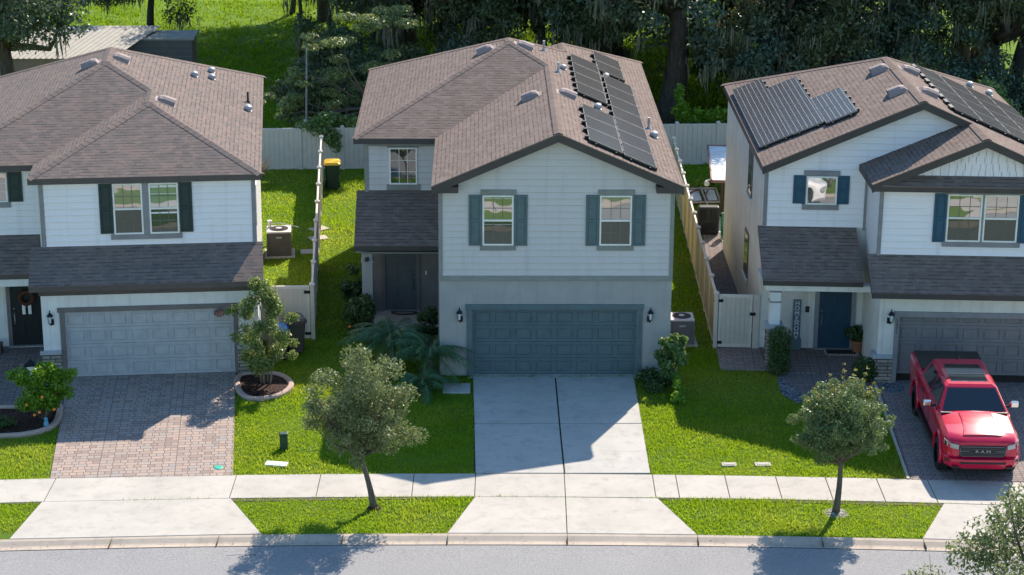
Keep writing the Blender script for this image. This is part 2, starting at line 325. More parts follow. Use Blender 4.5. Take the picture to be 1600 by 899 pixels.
M_=dict(
 shingle=shingle('brown_shingles',(.15,.112,.095),(.20,.153,.133),(.25,.195,.17),(.05,.038,.034)),
 shingle_l=shingle('weathered_shingles',(.125,.112,.108),(.19,.152,.135),(.26,.18,.155),(.042,.04,.044)),
 stucco_grey=stucco('grey_green_stucco',(.36,.355,.345)), stucco_white=stucco('white_stucco',(.74,.73,.7)), stucco_cream=stucco('warm_white_stucco',(.70,.67,.61)),
 siding_grey=siding_mat('grey_lap_siding',(.58,.555,.54)), siding_white=siding_mat('white_lap_siding',(.84,.80,.81)),
 trim_grey=plain('grey_green_trim',(.21,.22,.2),.6), trim_dark=plain('brown_black_fascia',(.055,.047,.045),.5), fascia_brown=plain('brown_fascia',(.085,.07,.065),.55), trim_brown=plain('taupe_trim',(.15,.135,.13),.55),
 trim_slate=plain('slate_trim',(.23,.225,.235),.55), band=plain('band_trim',(.235,.245,.225),.65),
 shutter_teal=plain('teal_grey_shutter',(.085,.135,.145),.5), shutter_green=plain('dark_green_shutter',(.012,.035,.036),.45), shutter_blue=plain('blue_shutter',(.012,.075,.13),.4),
 door_teal=plain('teal_garage_paint',(.082,.128,.143),.5,bump=.05), door_white=plain('white_garage_paint',(.40,.41,.42),.45,bump=.05), door_taupe=plain('taupe_garage_paint',(.19,.18,.185),.45,bump=.05),
 trim_teal=plain('teal_trim',(.092,.14,.155),.55), entry_grey=plain('slate_entry_paint',(.09,.105,.115),.45), entry_black=plain('black_entry_paint',(.008,.014,.016),.4), entry_blue=plain('navy_entry_paint',(.012,.05,.085),.4),
 porch_wall=plain('taupe_porch_wall',(.2,.185,.175),.8,bump=.2), frame_white=plain('white_vinyl_frame',(.78,.76,.7),.4), muntin=plain('muntin_bars',(.14,.15,.12),.5),
 glass=glass_mat('upper_pane_glass',(.15,.155,.13),.36), glass_dark=glass_mat('screened_pane',(.04,.055,.04),.07,(.06,.075,.05)), glass_b=glass_mat('blind_backed_pane',(.26,.25,.21),.3,(.18,.18,.15)), glass_c=glass_mat('teal_tinted_pane',(.06,.15,.16),.34,(.25,.27,.25)), glass_dim=glass_mat('painted_foliage_pane',(.03,.045,.033),.2,(.02,.03,.02)), glass_side=glass_mat('side_pane',(.05,.06,.065),.3),  # glass_dim: reflected dark foliage is painted into the pane colour
 metal=plain('galvanised_metal',(.42,.42,.42),.55,.5), white_metal=plain('white_metal',(.72,.7,.66),.45), black=plain('black_plastic',(.016,.016,.018),.45), black_metal=plain('black_iron',(.012,.014,.018),.4,.3),
 hood=plain('beige_vent_hood',(.27,.205,.19),.75), hood_dark=plain('vent_mouth',(.03,.02,.018),.9),
 solar_black=solar_mat('black_solar_glass',(50,50),(.036,.034,.036),(.05,.05,.05),.0), solar_grid=solar_mat('gridded_solar_glass',(.167,.167),(.028,.030,.040),(.40,.38,.34),.04),
 solar_frame=plain('solar_frame',(.12,.12,.12),.35,.5), solar_rail=plain('black_rail',(.012,.012,.014),.5,.3), solar_silver=plain('silver_frame',(.22,.22,.22),.35,.6),
 concrete=concrete('pale_concrete',(.48,.442,.395),.35), concrete_d=concrete('driveway_concrete',(.47,.445,.41),.42), kerb=concrete('kerb_concrete',(.46,.385,.315),.4), joint_dark=plain('mossy_joint',(.028,.03,.018),.95), joint=plain('joint_dirt',(.10,.085,.05),.95),
 pavers=pavers('pink_grey_pavers',[(.25,.18,.155),(.36,.285,.25),(.46,.33,.265),(.31,.30,.295)],(.13,.11,.095),.34,.19,R_(0)), pavers_d=pavers('dark_pavers',[(.14,.11,.105),(.21,.17,.16),(.26,.2,.185),(.19,.175,.17)],(.07,.06,.055),.28,.14),
 pavers_r=pavers('brown_pavers',[(.2,.16,.15),(.28,.23,.215),(.33,.26,.235),(.26,.235,.23)],(.1,.085,.075),.3,.15),
 stone=stone_mat('ledge_stone'), cap=plain('stone_cap',(.36,.38,.4),.7), 
 grass=grass_ground('lawn',(.072,.155,.012),(.10,.195,.015),(.16,.22,.03)), blade=grass_blade('grass_blade'), blade_far=leaf('field_grass_blade',(.11,.23,.012),(.22,.33,.02),(.42,.56,.01),.4,.1,.6), forest=grass_ground('back_field_grass',(.09,.19,.012),(.13,.24,.014),(.18,.27,.025),(.1,.11,.03)),
 asphalt=asphalt_mat('grey_asphalt'), mulch=gravel_mat('mulch',(.035,.016,.01),(.14,.06,.04),16), bluestone=gravel_mat('blue_grey_gravel',(.14,.16,.19),(.4,.43,.47),13), whitestone=gravel_mat('white_pebbles',(.3,.28,.26),(.7,.66,.62),18),
 scallop=plain('pink_concrete_edging',(.42,.29,.24),.8,bump=.3,bscale=25), bark=bark('grey_bark',(.16,.13,.11)), bark_d=bark('oak_bark',(.10,.085,.07)), bark_l=bark('pale_bark',(.33,.27,.21)),
 moss=leaf('spanish_moss',(.11,.12,.085),(.22,.215,.15),(.26,.25,.15),.3,.05,.8),
 oak=leaf('oak_leaves',(.055,.10,.075),(.13,.185,.115),(.13,.17,.04),.3,.4,.4), oak_w=leaf('warm_oak_leaves',(.06,.085,.045),(.14,.16,.075),(.18,.2,.05),.3,.4,.4), oak_l=leaf('lighter_oak_leaves',(.055,.095,.045),(.12,.155,.065),(.17,.21,.05),.3,.4,.4),
 street=leaf('street_tree_leaves',(.11,.15,.055),(.26,.285,.13),(.28,.33,.09),.35,.4,.45), street2=leaf('dense_street_leaves',(.08,.14,.045),(.21,.265,.105),(.24,.32,.08),.33,.4,.45),
 crape=leaf('crape_leaves',(.10,.18,.04),(.28,.33,.12),(.36,.42,.09),.4,.4,.4), bright=leaf('bright_leaves',(.07,.2,.012),(.19,.34,.025),(.32,.48,.03),.42,.4,.4),
 bush=leaf('shrub_leaves',(.07,.15,.04),(.17,.26,.08),(.30,.42,.06),.35,.5,.35), hedge=leaf('hedge_leaves',(.04,.085,.025),(.085,.135,.04),(.14,.2,.04),.28,.35,.4), palm=leaf('palm_fronds',(.03,.11,.05),(.08,.18,.08),(.12,.24,.06),.3,.4,.4),
 china=leaf('compound_leaves',(.10,.17,.06),(.30,.34,.13),(.36,.42,.05),.4,.5,.4), yellowing=leaf('yellow_twigs',(.2,.2,.04),(.35,.3,.08),(.4,.35,.05),.35,.4,.4), fountain=leaf('dry_grass',(.3,.26,.2),(.45,.4,.32),(.4,.35,.2),.35,.2,.6),
 fence=plain('beige_vinyl',(.56,.51,.44),.5,var=.06), fence_y=leaf('warm_vinyl',(.60,.53,.36),(.60,.53,.36),(.85,.72,.36),.5,.2,.5), fence_b=plain('grey_beige_vinyl',(.50,.50,.48),.5,var=.06), fence_cap=plain('vinyl_cap',(.66,.6,.53),.45,var=.05),
 red=None, tyre=plain('tyre_rubber',(.014,.014,.015),.75,bump=.3), chrome=plain('chrome',(.75,.76,.78),.12,1), carglass=None, lens=plain('headlight_lens',(.42,.44,.43),.15,.3), white_paint=plain('white_car_paint',(.75,.75,.74),.3,coat=.5),
 ac_grey=plain('ac_louvre_grey',(.15,.14,.145),.5), ac_brown=plain('ac_louvre_brown',(.11,.095,.085),.5), ac_top=plain('ac_top',(.56,.51,.5),.5), copper=plain('copper_pipe',(.4,.2,.1),.35,.8),
 bin_brown=plain('brown_bin',(.075,.055,.048),.5), bin_blue=plain('blue_lid',(.03,.14,.4),.35), bin_green=plain('dark_green_bin',(.008,.03,.03),.45), yellow=plain('yellow_lid',(.68,.42,.02),.45),
 terracotta=plain('terracotta',(.32,.12,.06),.8), green_box=plain('green_pedestal',(.02,.06,.03),.5), green_bright=plain('hose_green',(.01,.16,.07),.45), teal=plain('teal_cap',(.02,.38,.27),.5), sign=plain('weathered_sign_board',(.10,.135,.16),.6), sign_txt=plain('white_lettering',(.75,.76,.76),.6), brown_wood=plain('dark_brown_post',(.05,.03,.022),.6), white_board=plain('white_roof_panel',(.82,.82,.82),.4), rust=plain('red_brown_frame',(.25,.13,.11),.6), pink=plain('pale_pink_frame',(.6,.47,.43),.5),
 corr=plain('corrugated_white_roof',(.29,.27,.235),.7,0), shed=plain('tan_shed_wall',(.28,.22,.17),.8), shed_g=plain('grey_shed_wall',(.10,.105,.11),.7), lantern_glass=plain('frosted_lamp_glass',(.6,.66,.7),.25), mat_dark=plain('coir_mat',(.025,.02,.02),.95), mat_pale=plain('mat_border',(.4,.35,.3),.9), orange=plain('orange_fruit',(.7,.22,.02),.5), wreath=leaf('wreath_leaves',(.05,.03,.02),(.14,.05,.03),(.1,.04,.02),.2,.2,.6), blue_tape=plain('blue_figurine',(.1,.3,.45),.5),
)
def _red():
    t=NT('red_metallic_paint'); v=t.tex(); f=t.noise(v,400,2)
    c=t.mix(f,(.48,.001,.03),(.62,.002,.05)); return t.done(t.pbr(c,.3,0,.22,None,1))
M_['red']=_red()
def _cg():
    t=NT('tinted_car_glass'); return t.done(t.pbr((.006,.009,.014),.04,0,.8,None,.5))
M_['carglass']=_cg()
# ------------------------------------------------------------------ house building blocks
def roof_poly(mb,pts,m=0,t=.05):
    P=[Vector(p) for p in pts]; n=Vector((0,0,0))
    for i in range(len(P)): n+=(P[i]-P[0]).cross(P[(i+1)%len(P)]-P[0])
    n.normalize()
    if n.z<0: P=P[::-1]; n=-n
    up=(Vector((0,0,1))-n*n.z).normalized(); u=up.cross(n)
    uv=[(p.dot(u)+50,p.dot(up)+50) for p in P]
    k=len(P); lo=[p-n*t for p in P]
    fs=[tuple(range(k)),tuple(range(2*k-1,k-1,-1))]; uvs=[uv,[(0,0)]*k]
    for i in range(k):
        j=(i+1)%k; fs.append((i,k+i,k+j,j)); uvs.append([(0.1,.1)]*4)
    mb.add([tuple(p) for p in P+lo],fs,m,uvs)
def board(mb,p0,p1,h,inward,t=.03,drop=.02,m=0):
    a=Vector(p0);b=Vector(p1);z=Vector((0,0,1))
    mb.prism([tuple(a-z*drop),tuple(b-z*drop),tuple(b-z*(drop+h)),tuple(a-z*(drop+h))],Vector(inward).normalized()*t,m)
def ridge_cap(mb,p0,p1,w=.14,m=0):
    """row of bent cap shingles along a ridge or hip"""
    a=Vector(p0);b=Vector(p1);d=(b-a);L=d.length;d.normalize(); s=d.cross(Vector((0,0,1))).normalized(); n=max(2,int(L/.22))
    upv=s.cross(d)
    if upv.z<0: upv=-upv
    for i in range(n):
        p=a+d*(L*i/n); q=a+d*(L*(i+1)/n+.02); hi=upv*.026; ho=upv*.019
        dn=-upv*(w*.36)
        mb.add([tuple(p+hi),tuple(q+ho),tuple(q+s*w+dn+ho),tuple(p+s*w+dn+hi),tuple(q-s*w+dn+ho),tuple(p-s*w+dn+hi)],[(0,1,2,3),(1,0,5,4)],m,
               [[(i*.37,.535),(i*.37+.15,.535),(i*.37+.15,.47),(i*.37,.47)],[(i*.37+.15,.535),(i*.37,.535),(i*.37,.47),(i*.37+.15,.47)]])
def siding(mb,z0,z1,y,xf,expo=.19,m=0):
    n=max(1,round((z1-z0)/expo)); h=(z1-z0)/n
    for i in range(n):
        a=z0+i*h; b=a+h; xa=xf(a+.001); xb=xf(b-.001)
        if xa[1]-xa[0]<.03: continue
        mb.add([(xa[0],y-.04,a),(xa[1],y-.04,a),(xb[1],y-.01,b-.011),(xb[0],y-.01,b-.011),(xa[0],y+.012,a),(xa[1],y+.012,a),(xb[1],y+.012,b-.011),(xb[0],y+.012,b-.011)],[(0,1,2,3),(4,5,1,0),(3,2,6,7)],m)
def window(par,x0,x1,z0,z1,y,cols=3,rows=2,xf=None,single=False,screen=True,gl='glass',lean=0,bars=True):
    f=MB(xf); w=.05; d=.05
    f.box(x0,x0+w,y-d,y,z0,z1).box(x1-w,x1,y-d,y,z0,z1).box(x0+w,x1-w,y-d,y,z1-w,z1).box(x0+w,x1-w,y-d,y,z0,z0+w)
    zm=(z0+z1)/2
    if not single: f.box(x0+w,x1-w,y-d+.004,y,zm-.03,zm+.03)
    fo=f.build('window',M_['frame_white'],par,bevel=.006)
    parts=[(z0+w,z1-w,gl)] if single else [(zm+.03,z1-w,gl),(z0+w,zm-.03,'glass_dark' if screen else gl)]
    for za,zb,mt in parts:
        p=MB(xf); p.add([(x0+w,y-.02,za),(x1-w,y-.02,za),(x1-w,y-.02+lean,zb),(x0+w,y-.02+lean,zb)],[(0,1,2,3)]); p.build('pane',M_[mt],fo)
    mu=MB(xf)
    for za,zb,mt in parts:
        for i in range(1,cols): x=x0+w+(x1-x0-2*w)*i/cols; mu.box(x-.008,x+.008,y-.026,y-.02,za,zb)
        rr=3 if single else rows
        for i in range(1,rr): z=za+(zb-za)*i/rr; mu.box(x0+w,x1-w,y-.027,y-.021,z-.008,z+.008)
    if bars: mu.build('muntin',M_['frame_white' if single else 'muntin'],fo)
    return fo
def shutter(par,x0,x1,z0,z1,y,mat,xf=None):
    s=MB(xf); s.box(x0,x1,y-.025,y,z0,z1)
    w=.06; zm=(z0+z1)/2
    for a,b in ((z0+w,zm-w/2),(zm+w/2,z1-w)):
        # frame proud, field raised
        s.box(x0+w+.03,x1-w-.03,y-.04,y-.024,a+.03,b-.03)
    s.box(x0,x0+w,y-.045,y-.024,z0,z1).box(x1-w,x1,y-.045,y-.024,z0,z1)
    for a,b in ((z0,z0+w),(zm-w/2,zm+w/2),(z1-w,z1)): s.box(x0+w,x1-w,y-.044,y-.024,a,b)
    return s.build('shutter',mat,par,bevel=.006)
def garage_door(par,x0,x1,z0,z1,y,mat,cols=8,xf=None):
    g=MB(xf); g.box(x0,x1,y,y+.05,z0,z1); rh=(z1-z0)/4; cw=(x1-x0)/cols
    for r in range(4):
        za=z0+r*rh; zb=za+rh
        # section face with a hairline joint
        g.box(x0,x1,y-.022,y+.001,za+.006,za+.095).box(x0,x1,y-.022,y+.001,zb-.095,zb-.004)
        for c in range(cols):
            a=x0+c*cw; b=a+cw
            g.box(a,a+.07,y-.0216,y+.001,za+.095,zb-.095).box(b-.07,b,y-.0216,y+.001,za+.095,zb-.095)
            g.box(a+.105,b-.105,y-.017,y+.001,za+.13,zb-.13)
    o=g.build('garage_door',mat,par,bevel=.005)
    s=MB(xf); s.box(x0,x1,y-.02,y+.04,z0-.03,z0); s.build('bottom_seal',M_['black'],o)
    return o
def entry_door(par,x0,x1,z0,z1,y,mat,handle_side=1,trim='trim_grey',xf=None,handle='chrome'):
    d=MB(xf); d.box(x0,x1,y,y+.05,z0,z1); w=(x1-x0); pw=w*.29
    for cx in (x0+w*.28,x1-w*.28):
        for a,b in ((.12,.42),(.47,.78),(.83,.94)):
            za=z0+(z1-z0)*a; zb=z0+(z1-z0)*b
            d.box(cx-pw/2,cx+pw/2,y-.006,y+.001,za,zb).box(cx-pw/2+.04,cx+pw/2-.04,y-.016,y-.005,za+.04,zb-.04)
    o=d.build('front_door',mat,par,bevel=.006)
    hx=x1-.09 if handle_side>0 else x0+.09
    h=MB(xf); zc=z0+(z1-z0)*.44
    h.tube([(hx,y-.01,zc+.12),(hx,y-.06,zc+.1),(hx,y-.06,zc-.1),(hx,y-.01,zc-.14)],.014,8).box(hx-.025,hx+.025,y-.02,y,zc-.2,zc+.16)
    h.cyl((hx,y-.03,zc+.3),(hx,y,zc+.3),.032,12); h.build('handle',M_[handle],o)
    t=MB(xf); t.box(x0-.13,x0-.002,y-.03,y+.06,z0-.02,z1+.13).box(x1+.002,x1+.13,y-.03,y+.06,z0-.02,z1+.13).box(x0-.002,x1+.002,y-.03,y+.06,z1+.002,z1+.13)
    t.build('door_frame',M_[trim],par,bevel=.006)
    s=MB(xf); s.box(x0-.12,x1+.12,y-.12,y+.02,z0-.06,z0-.004); s.build('threshold',M_['metal' if trim!='trim_slate' else trim],par)
    return o
def wall_lamp(par,x,z,y,xf=None,arm=-1):
    b=MB(xf); b.box(x+arm*.05-.05,x+arm*.05+.05,y-.025,y,z-.2,z-.02)
    b.tube([(x+arm*.05,y-.02,z-.12),(x+arm*.02,y-.1,z-.2),(x,y-.13,z-.12)],.012,8)
    b.lathe((x,y-.13,z),[(.035,-.14),(.05,-.12),(.05,-.105)],10)
    b.lathe((x,y-.13,z),[(.085,.1),(.1,.115),(.05,.19),(.014,.22),(.022,.26),(.004,.3)],10)
    for k in range(4):
        t=k*math.pi/2+.78; b.tube([(x+.05*math.cos(t),y-.13+.05*math.sin(t),z-.11),(x+.08*math.cos(t),y-.13+.08*math.sin(t),z+.11)],.007,5)
    o=b.build('wall_lamp',M_['black_metal'],par)
    g=MB(xf); g.lathe((x,y-.13,z),[(.04,-.1),(.07,.1)],10); g.build('lamp_glass',M_['lantern_glass'],o)
def plane_frame(p,normal):
    n=Vector(normal).normalized(); up=(Vector((0,0,1))-n*n.z).normalized(); u=up.cross(n); return Vector(p),u,up,n
def roof_vent(par,p,normal,xf=None,s=1.0):
    s*=.86
    p,u,v,n=plane_frame(p,normal); b=MB(xf); w=.3*s; L=.33*s; h=.25*s
    prof=[(-1,.02),(-.75,.62),(-.4,.92),(0,1.0),(.4,.92),(.75,.62),(1,.02)]
    secs=[]
    for t,k in ((-1,1.0),(.3,.95),(.8,.7),(1,.1)):
        secs.append([tuple(p+u*(w*a)+v*(t*L)+n*(h*k*c)) for a,c in prof])
    b.loft(secs,caps=False)
    b.add([secs[0][0],secs[0][-1],secs[3][-1],secs[3][0]],[(0,3,2,1)])
    # flange on the shingles
    fl=[p+u*a+v*c+n*.012 for a,c in ((-w*1.25,-L*1.1),(w*1.25,-L*1.1),(w*1.25,L*1.3),(-w*1.25,L*1.3))]; b.add([tuple(q) for q in fl],[(0,1,2,3)])
    o=b.build('roof_vent',M_['hood'],par)
    d=MB(xf); d.add([tuple(Vector(q)+v*.03) for q in secs[0]],[tuple(range(len(prof)))[::-1]]); d.build('vent_opening',M_['hood_dark'],o)
def vent_pipe(par,p,h=.35,r=.04,mat='metal',xf=None):
    b=MB(xf); b.cyl((p[0],p[1],p[2]-.05),(p[0],p[1],p[2]+h),r,10); b.lathe((p[0],p[1],p[2]-.03),[(r*2.6,0),(r*1.3,.09),(r*1.05,.1)],12); b.build('vent_pipe',M_[mat],par)
def dome_vent(par,p,xf=None,s=1):
    b=MB(xf); b.lathe((p[0],p[1],p[2]-.04),[(.1*s,0),(.1*s,.09*s),(.14*s,.10*s),(.145*s,.15*s),(.12*s,.21*s),(.06*s,.25*s),(.01,.255*s)],16)
    b.lathe((p[0],p[1],p[2]-.06),[(.15*s,.02),(.14*s,.05),(.1*s,.06)],14)
    b.build('dome_vent',M_['metal'],par,smooth=False)
def solar_panel(par,pts,mat,frame,xf=None,thick=.04):
    """pts: 4 corners (upper-left, upper-right ... any order round) on the roof plane + standoff"""
    P=[Vector(q) for q in pts]; n=(P[1]-P[0]).cross(P[2]-P[0]).normalized()
    if n.z<0: P=P[::-1]; n=-n
    c=sum(P,Vector())/4
    b=MB(xf); fr=.022
    inn=[p+(c-p).normalized()*fr*1.4 for p in P]
    top=[p+n*.0 for p in P]; bot=[p-n*thick for p in P]
    b.add([tuple(q) for q in top+[q+n*0 for q in inn]],[(0,1,5,4),(1,2,6,5),(2,3,7,6),(3,0,4,7)],1)
    b.add([tuple(q) for q in top+bot],[(0,4,5,1),(1,5,6,2),(2,6,7,3),(3,7,4,0),(7,6,5,4)],1)
    a=(P[1]-P[0]); bb=(P[3]-P[0]); la,lb=a.length,bb.length
    ii=[p-n*.004 for p in inn]
    b.add([tuple(q) for q in ii],[(0,1,2,3)],0,[[(0,0),(la,0),(la,lb),(0,lb)]])
    return b.build('solar_panel',[M_[mat],M_[frame]],par)
def text_mesh(body,size,extrude,loc,rot,mat,parent,name,spacing=1.0,align='CENTER'):
    cu=bpy.data.curves.new('lettering','FONT'); cu.body=body; cu.size=size; cu.extrude=extrude; cu.align_x=align; cu.align_y='CENTER'; cu.space_line=spacing
    o=bpy.data.objects.new('lettering',cu); C.objects.link(o)
    dg=bpy.context.evaluated_depsgraph_get(); me=bpy.data.meshes.new_from_object(o.evaluated_get(dg)); me.name=name
    bpy.data.objects.remove(o); bpy.data.curves.remove(cu)
    me.materials.clear(); me.materials.append(mat)
    q=bpy.data.objects.new(name,me); C.objects.link(q); q.location=loc; q.rotation_euler=rot; q.parent=parent
    return q
def shapes_hip(mb,m=0): pass

S_=.43; ZE=6.07
# ================================================================== MIDDLE HOUSE (grey, blue-grey garage door)
MH=thing('house','grey two-storey house in the centre with blue-grey garage door and black solar panels','house',(1.2841,59.8632,0),.0166)
def mid_house():
    H=MH
    # --- roof
    r=MB(); rz=ZE+S_*5.015; gz=ZE+S_*3.71; wz=ZE+S_*3.075
    e=ZE
    A=(-1.265,10.365,rz); A2=(-1.265,10.9,rz); G0=(.04,-.45,gz); G1=(.04,9.06,gz); W0=(.675,12.84,wz); W1=(.675,14.2,wz)
    roof_poly(r,[(-6.28,5.35,e),(-3.67,5.35,e),G1,A])
    roof_poly(r,[(-6.28,15.9,e),(-6.28,5.35,e),A,A2])
    roof_poly(r,[(3.75,-.45,e),(3.75,17.28,e),W1,W0,A2,A,G1,G0])
    roof_poly(r,[(-3.67,-.45,e),G0,G1,(-3.67,5.35,e)])
    roof_poly(r,[(-6.28,15.9,e),A2,W0,(-2.4,15.9,e)])
    roof_poly(r,[(-2.4,15.9,e),W0,W1,(-2.4,17.28,e)])
    roof_poly(r,[(-2.4,17.28,e),W1,(3.75,17.28,e)])
    for a,b in ((G0,G1),(G1,A),(A,A2),((-6.28,5.35,e),A),((-6.28,15.9,e),A2),(A2,W0),(W0,W1),(W1,(3.75,17.28,e))): ridge_cap(r,a,b)
    r.build('roof',M_['shingle'],H)
    pr=MB(); roof_poly(pr,[(-6.22,3.8,2.96),(-3.46,3.8,2.96),(-3.46,5.76,4.25),(-6.22,5.76,4.25)]); po=pr.build('porch_roof',M_['shingle'],H)
    # --- fascia and soffit
    f=MB()
    board(f,(-6.28,5.35,e),(-3.67,5.35,e),.17,(0,1,0)); board(f,(-6.28,5.35,e),(-6.28,15.9,e),.17,(1,0,0)); board(f,(3.75,-.45,e),(3.75,17.28,e),.17,(-1,0,0))
    board(f,(-3.67,-.45,e),(-3.67,5.35,e),.17,(1,0,0)); board(f,(-3.67,-.45,e),(.04,-.45,gz),.25,(0,1,0)); board(f,(.04,-.45,gz),(3.75,-.45,e),.25,(0,1,0))
    board(f,(-6.28,15.9,e),(-2.4,15.9,e),.17,(0,-1,0)); board(f,(-2.4,17.28,e),(3.75,17.28,e),.17,(0,-1,0))
    # boxed eave returns at the gable feet
    for x0,x1 in ((-3.67,-2.88),(2.93,3.75)):
        f.box(x0+.004,x1,-.43,-.03,e-.22,e-.03)
    board(f,(-6.22,3.8,2.96),(-3.46,3.8,2.96),.14,(0,1,0)); board(f,(-6.22,3.8,2.96),(-6.22,5.76,4.25),.14,(1,0,0))
    f.build('fascia',M_['trim_dark'],H,bevel=.008)
    so=MB(); so.box(-6.24,-3.5,5.4,5.8,e-.2,e-.185).box(-6.24,-5.9,5.81,15.8,e-.2,e-.185).box(3.48,3.71,-.02,17.2,e-.2,e-.185).box(-3.63,-3.44,0,5.3,e-.2,e-.185)
    so.box(-6.18,-3.47,3.86,5.74,2.72,2.74)
    # raked soffit under the gable
    for x0,z0,x1,z1 in ((-3.6,e-.03,.04,gz-.06),(.04,gz-.06,3.7,e-.03)): so.prism([(x0,-.42,z0-.06),(x1,-.42,z1-.06),(x1,-.42,z1-.08),(x0,-.42,z0-.08)],(0,.42,0))
    so.build('soffit',M_['trim_grey'],H)
    rk=MB(); rk.prism([(-3.42,.02,e-.25),(3.45,.02,e-.25),(3.45,.02,e+.02),(.04,.02,gz-.14),(-3.42,.02,e+.02)],(0,.3,0)); rk.build('gable_wall',M_['siding_grey'],H)
    # --- walls
    w=MB()
    w.box(-3.46,3.5,.2,16.8,0,e-.1)                       # main block
    w.box(-5.93,-3.47,5.78,15.5,0,e-.1)                     # set-back block
    w.box(-3.46,-2.47,0,.199,0,3.05).box(2.47,3.5,0,.199,0,3.05).box(-2.469,2.469,0,.199,2.13,3.05)   # front wall round the garage door
    w.box(-3.46,3.5,.02,.199,3.051,e-.12)
    w.build('wall',M_['stucco_grey'],H)
    pw=MB(); pw.box(-5.9,-3.47,5.74,5.779,.12,3.0); pw.box(-3.5,-3.462,.3,5.73,.12,2.9); pw.build('porch_wall',M_['porch_wall'],H)  # porch walls use a darker taupe than the stucco
    sd=MB()
    def gx(z):
        if z<=e-.05: return (-3.41,3.45)
        k=(z-(e-.05))/S_; return (-3.41+k,3.45-k)
    siding(sd,3.2,7.36,0.0,gx,.2)
    sd.build('siding',M_['siding_grey'],H); sd=MB(); siding(sd,4.26,5.86,5.76,lambda z:(-5.9,-3.5),.2)
    sd.build('siding',M_['siding_grey'],H)
    t=MB()
    t.box(-3.475,3.515,-.066,-.0,3.05,3.2)                # belt band
    t.box(-3.475,-3.36,-.062,.012,3.201,5.85).box(3.4,3.515,-.062,.012,3.201,5.85)
    t.box(-5.96,-5.83,5.71,5.757,4.2,5.87).box(-5.83,-3.5,5.72,5.757,5.72,5.87)
    t.box(-3.44,-3.36,0.02,5.7,3.06,3.2)
    t.split('corner_trim',M_['band'],H,bevel=.008)
    # garage
    gd=MB(); gd.box(-2.64,-2.475,-.045,.12,0,2.12).box(2.475,2.64,-.045,.12,0,2.12).box(-2.68,2.68,-.05,.12,2.121,2.29); gd.build('garage_trim',M_['trim_teal'],H,bevel=.01)
    garage_door(H,-2.473,2.473,.03,2.12,.1,M_['door_teal'])
    text_mesh('2\n4\n7\n5',.13,.006,(2.56,-.052,1.72),(R_(90),0,0),M_['shutter_teal'],H,'house_number',.95)
    wall_lamp(H,-2.86,1.94,-.0,arm=1); wall_lamp(H,2.88,1.94,-.0,arm=-1)
    # windows
    for x0,x1 in ((-2.17,-1.25),(1.3,2.25)):
        window(H,x0,x1,4.15,5.69,-.03,lean=.014 if x0<0 else -.004,gl='glass' if x0<0 else 'glass_b')
        tr=MB(); tr.box(x0-.06,x1+.08,-.06,-.01,5.692,5.86).box(x0-.07,x1+.07,-.065,-.01,3.99,4.148); tr.split('window_trim',M_['trim_grey'],H,bevel=.008)
        shutter(H,x0-.41,x0-.02,4.14,5.7,-.03,M_['shutter_teal']); shutter(H,x1+.02,x1+.41,4.14,5.7,-.03,M_['shutter_teal'])
    window(H,-5.16,-4.26,4.46,5.68,5.74,3,3,single=True,gl='glass_dim')
    tr=MB(); tr.box(-5.23,-4.2,5.7,5.75,5.682,5.719).box(-5.25,-4.17,5.69,5.75,4.27,4.458); tr.split('window_trim',M_['trim_grey'],H,bevel=.008)
    # porch
    entry_door(H,-5.33,-4.33,.2,2.25,5.72,M_['entry_grey'],1,'trim_brown')
    pf=MB(); pf.box(-5.98,-3.47,4.15,5.74,0,.15).box(-5.6,-3.9,3.7,4.149,0,.075); pf.build('porch_floor',M_['concrete'],H,bevel=.015)
    c=MB(); c.box(-6.0,-5.66,4.1,4.44,.151,2.62); c.box(-6.025,-5.635,4.075,4.465,2.32,2.4); co=c.build('porch_column',M_['stucco_grey'],H,bevel=.012)
    b=MB(); b.box(-6.02,-3.47,4.06,4.46,2.621,2.86); b.build('porch_beam',M_['band'],H,bevel=.01)
    cm=MB(); cm.box(-5.9,-5.78,4.0,4.09,2.38,2.5); cm.build('porch_camera',M_['black'],co,bevel=.015)
    db=MB(); db.box(-4.03,-3.98,5.71,5.738,1.4,1.54); db.build('door_bell',M_['frame_white'],H)
    # roof fittings (right slope: z = ZE + S*(3.75-x))
    zr=lambda x: ZE+S_*(3.75-x); nr=(S_,0,1); nl=(-S_,0,1)
    roof_vent(H,(.5,5.45,zr(.5)),nr); roof_vent(H,(-.75,10.45,zr(-.75)),nr)
    roof_vent(H,(-.62,5.5,ZE+S_*(3.67-.62)),nl); roof_vent(H,(-2.05,10.3,ZE+S_*(6.28-2.05)),nl)
    vent_pipe(H,(.35,8.6,zr(.35)),.34); dome_vent(H,(.55,9.5,zr(.55)),s=.8); dome_vent(H,(1.5,5.4,zr(1.5)),s=.9); dome_vent(H,(2.1,11.25,zr(2.1)),s=.8)
    vent_pipe(H,(3.16,5.7,zr(3.16)),.36); dome_vent(H,(3.25,4.7,zr(3.25)),s=.95); vent_pipe(H,(-.05,11.3,zr(-.05)),.35)
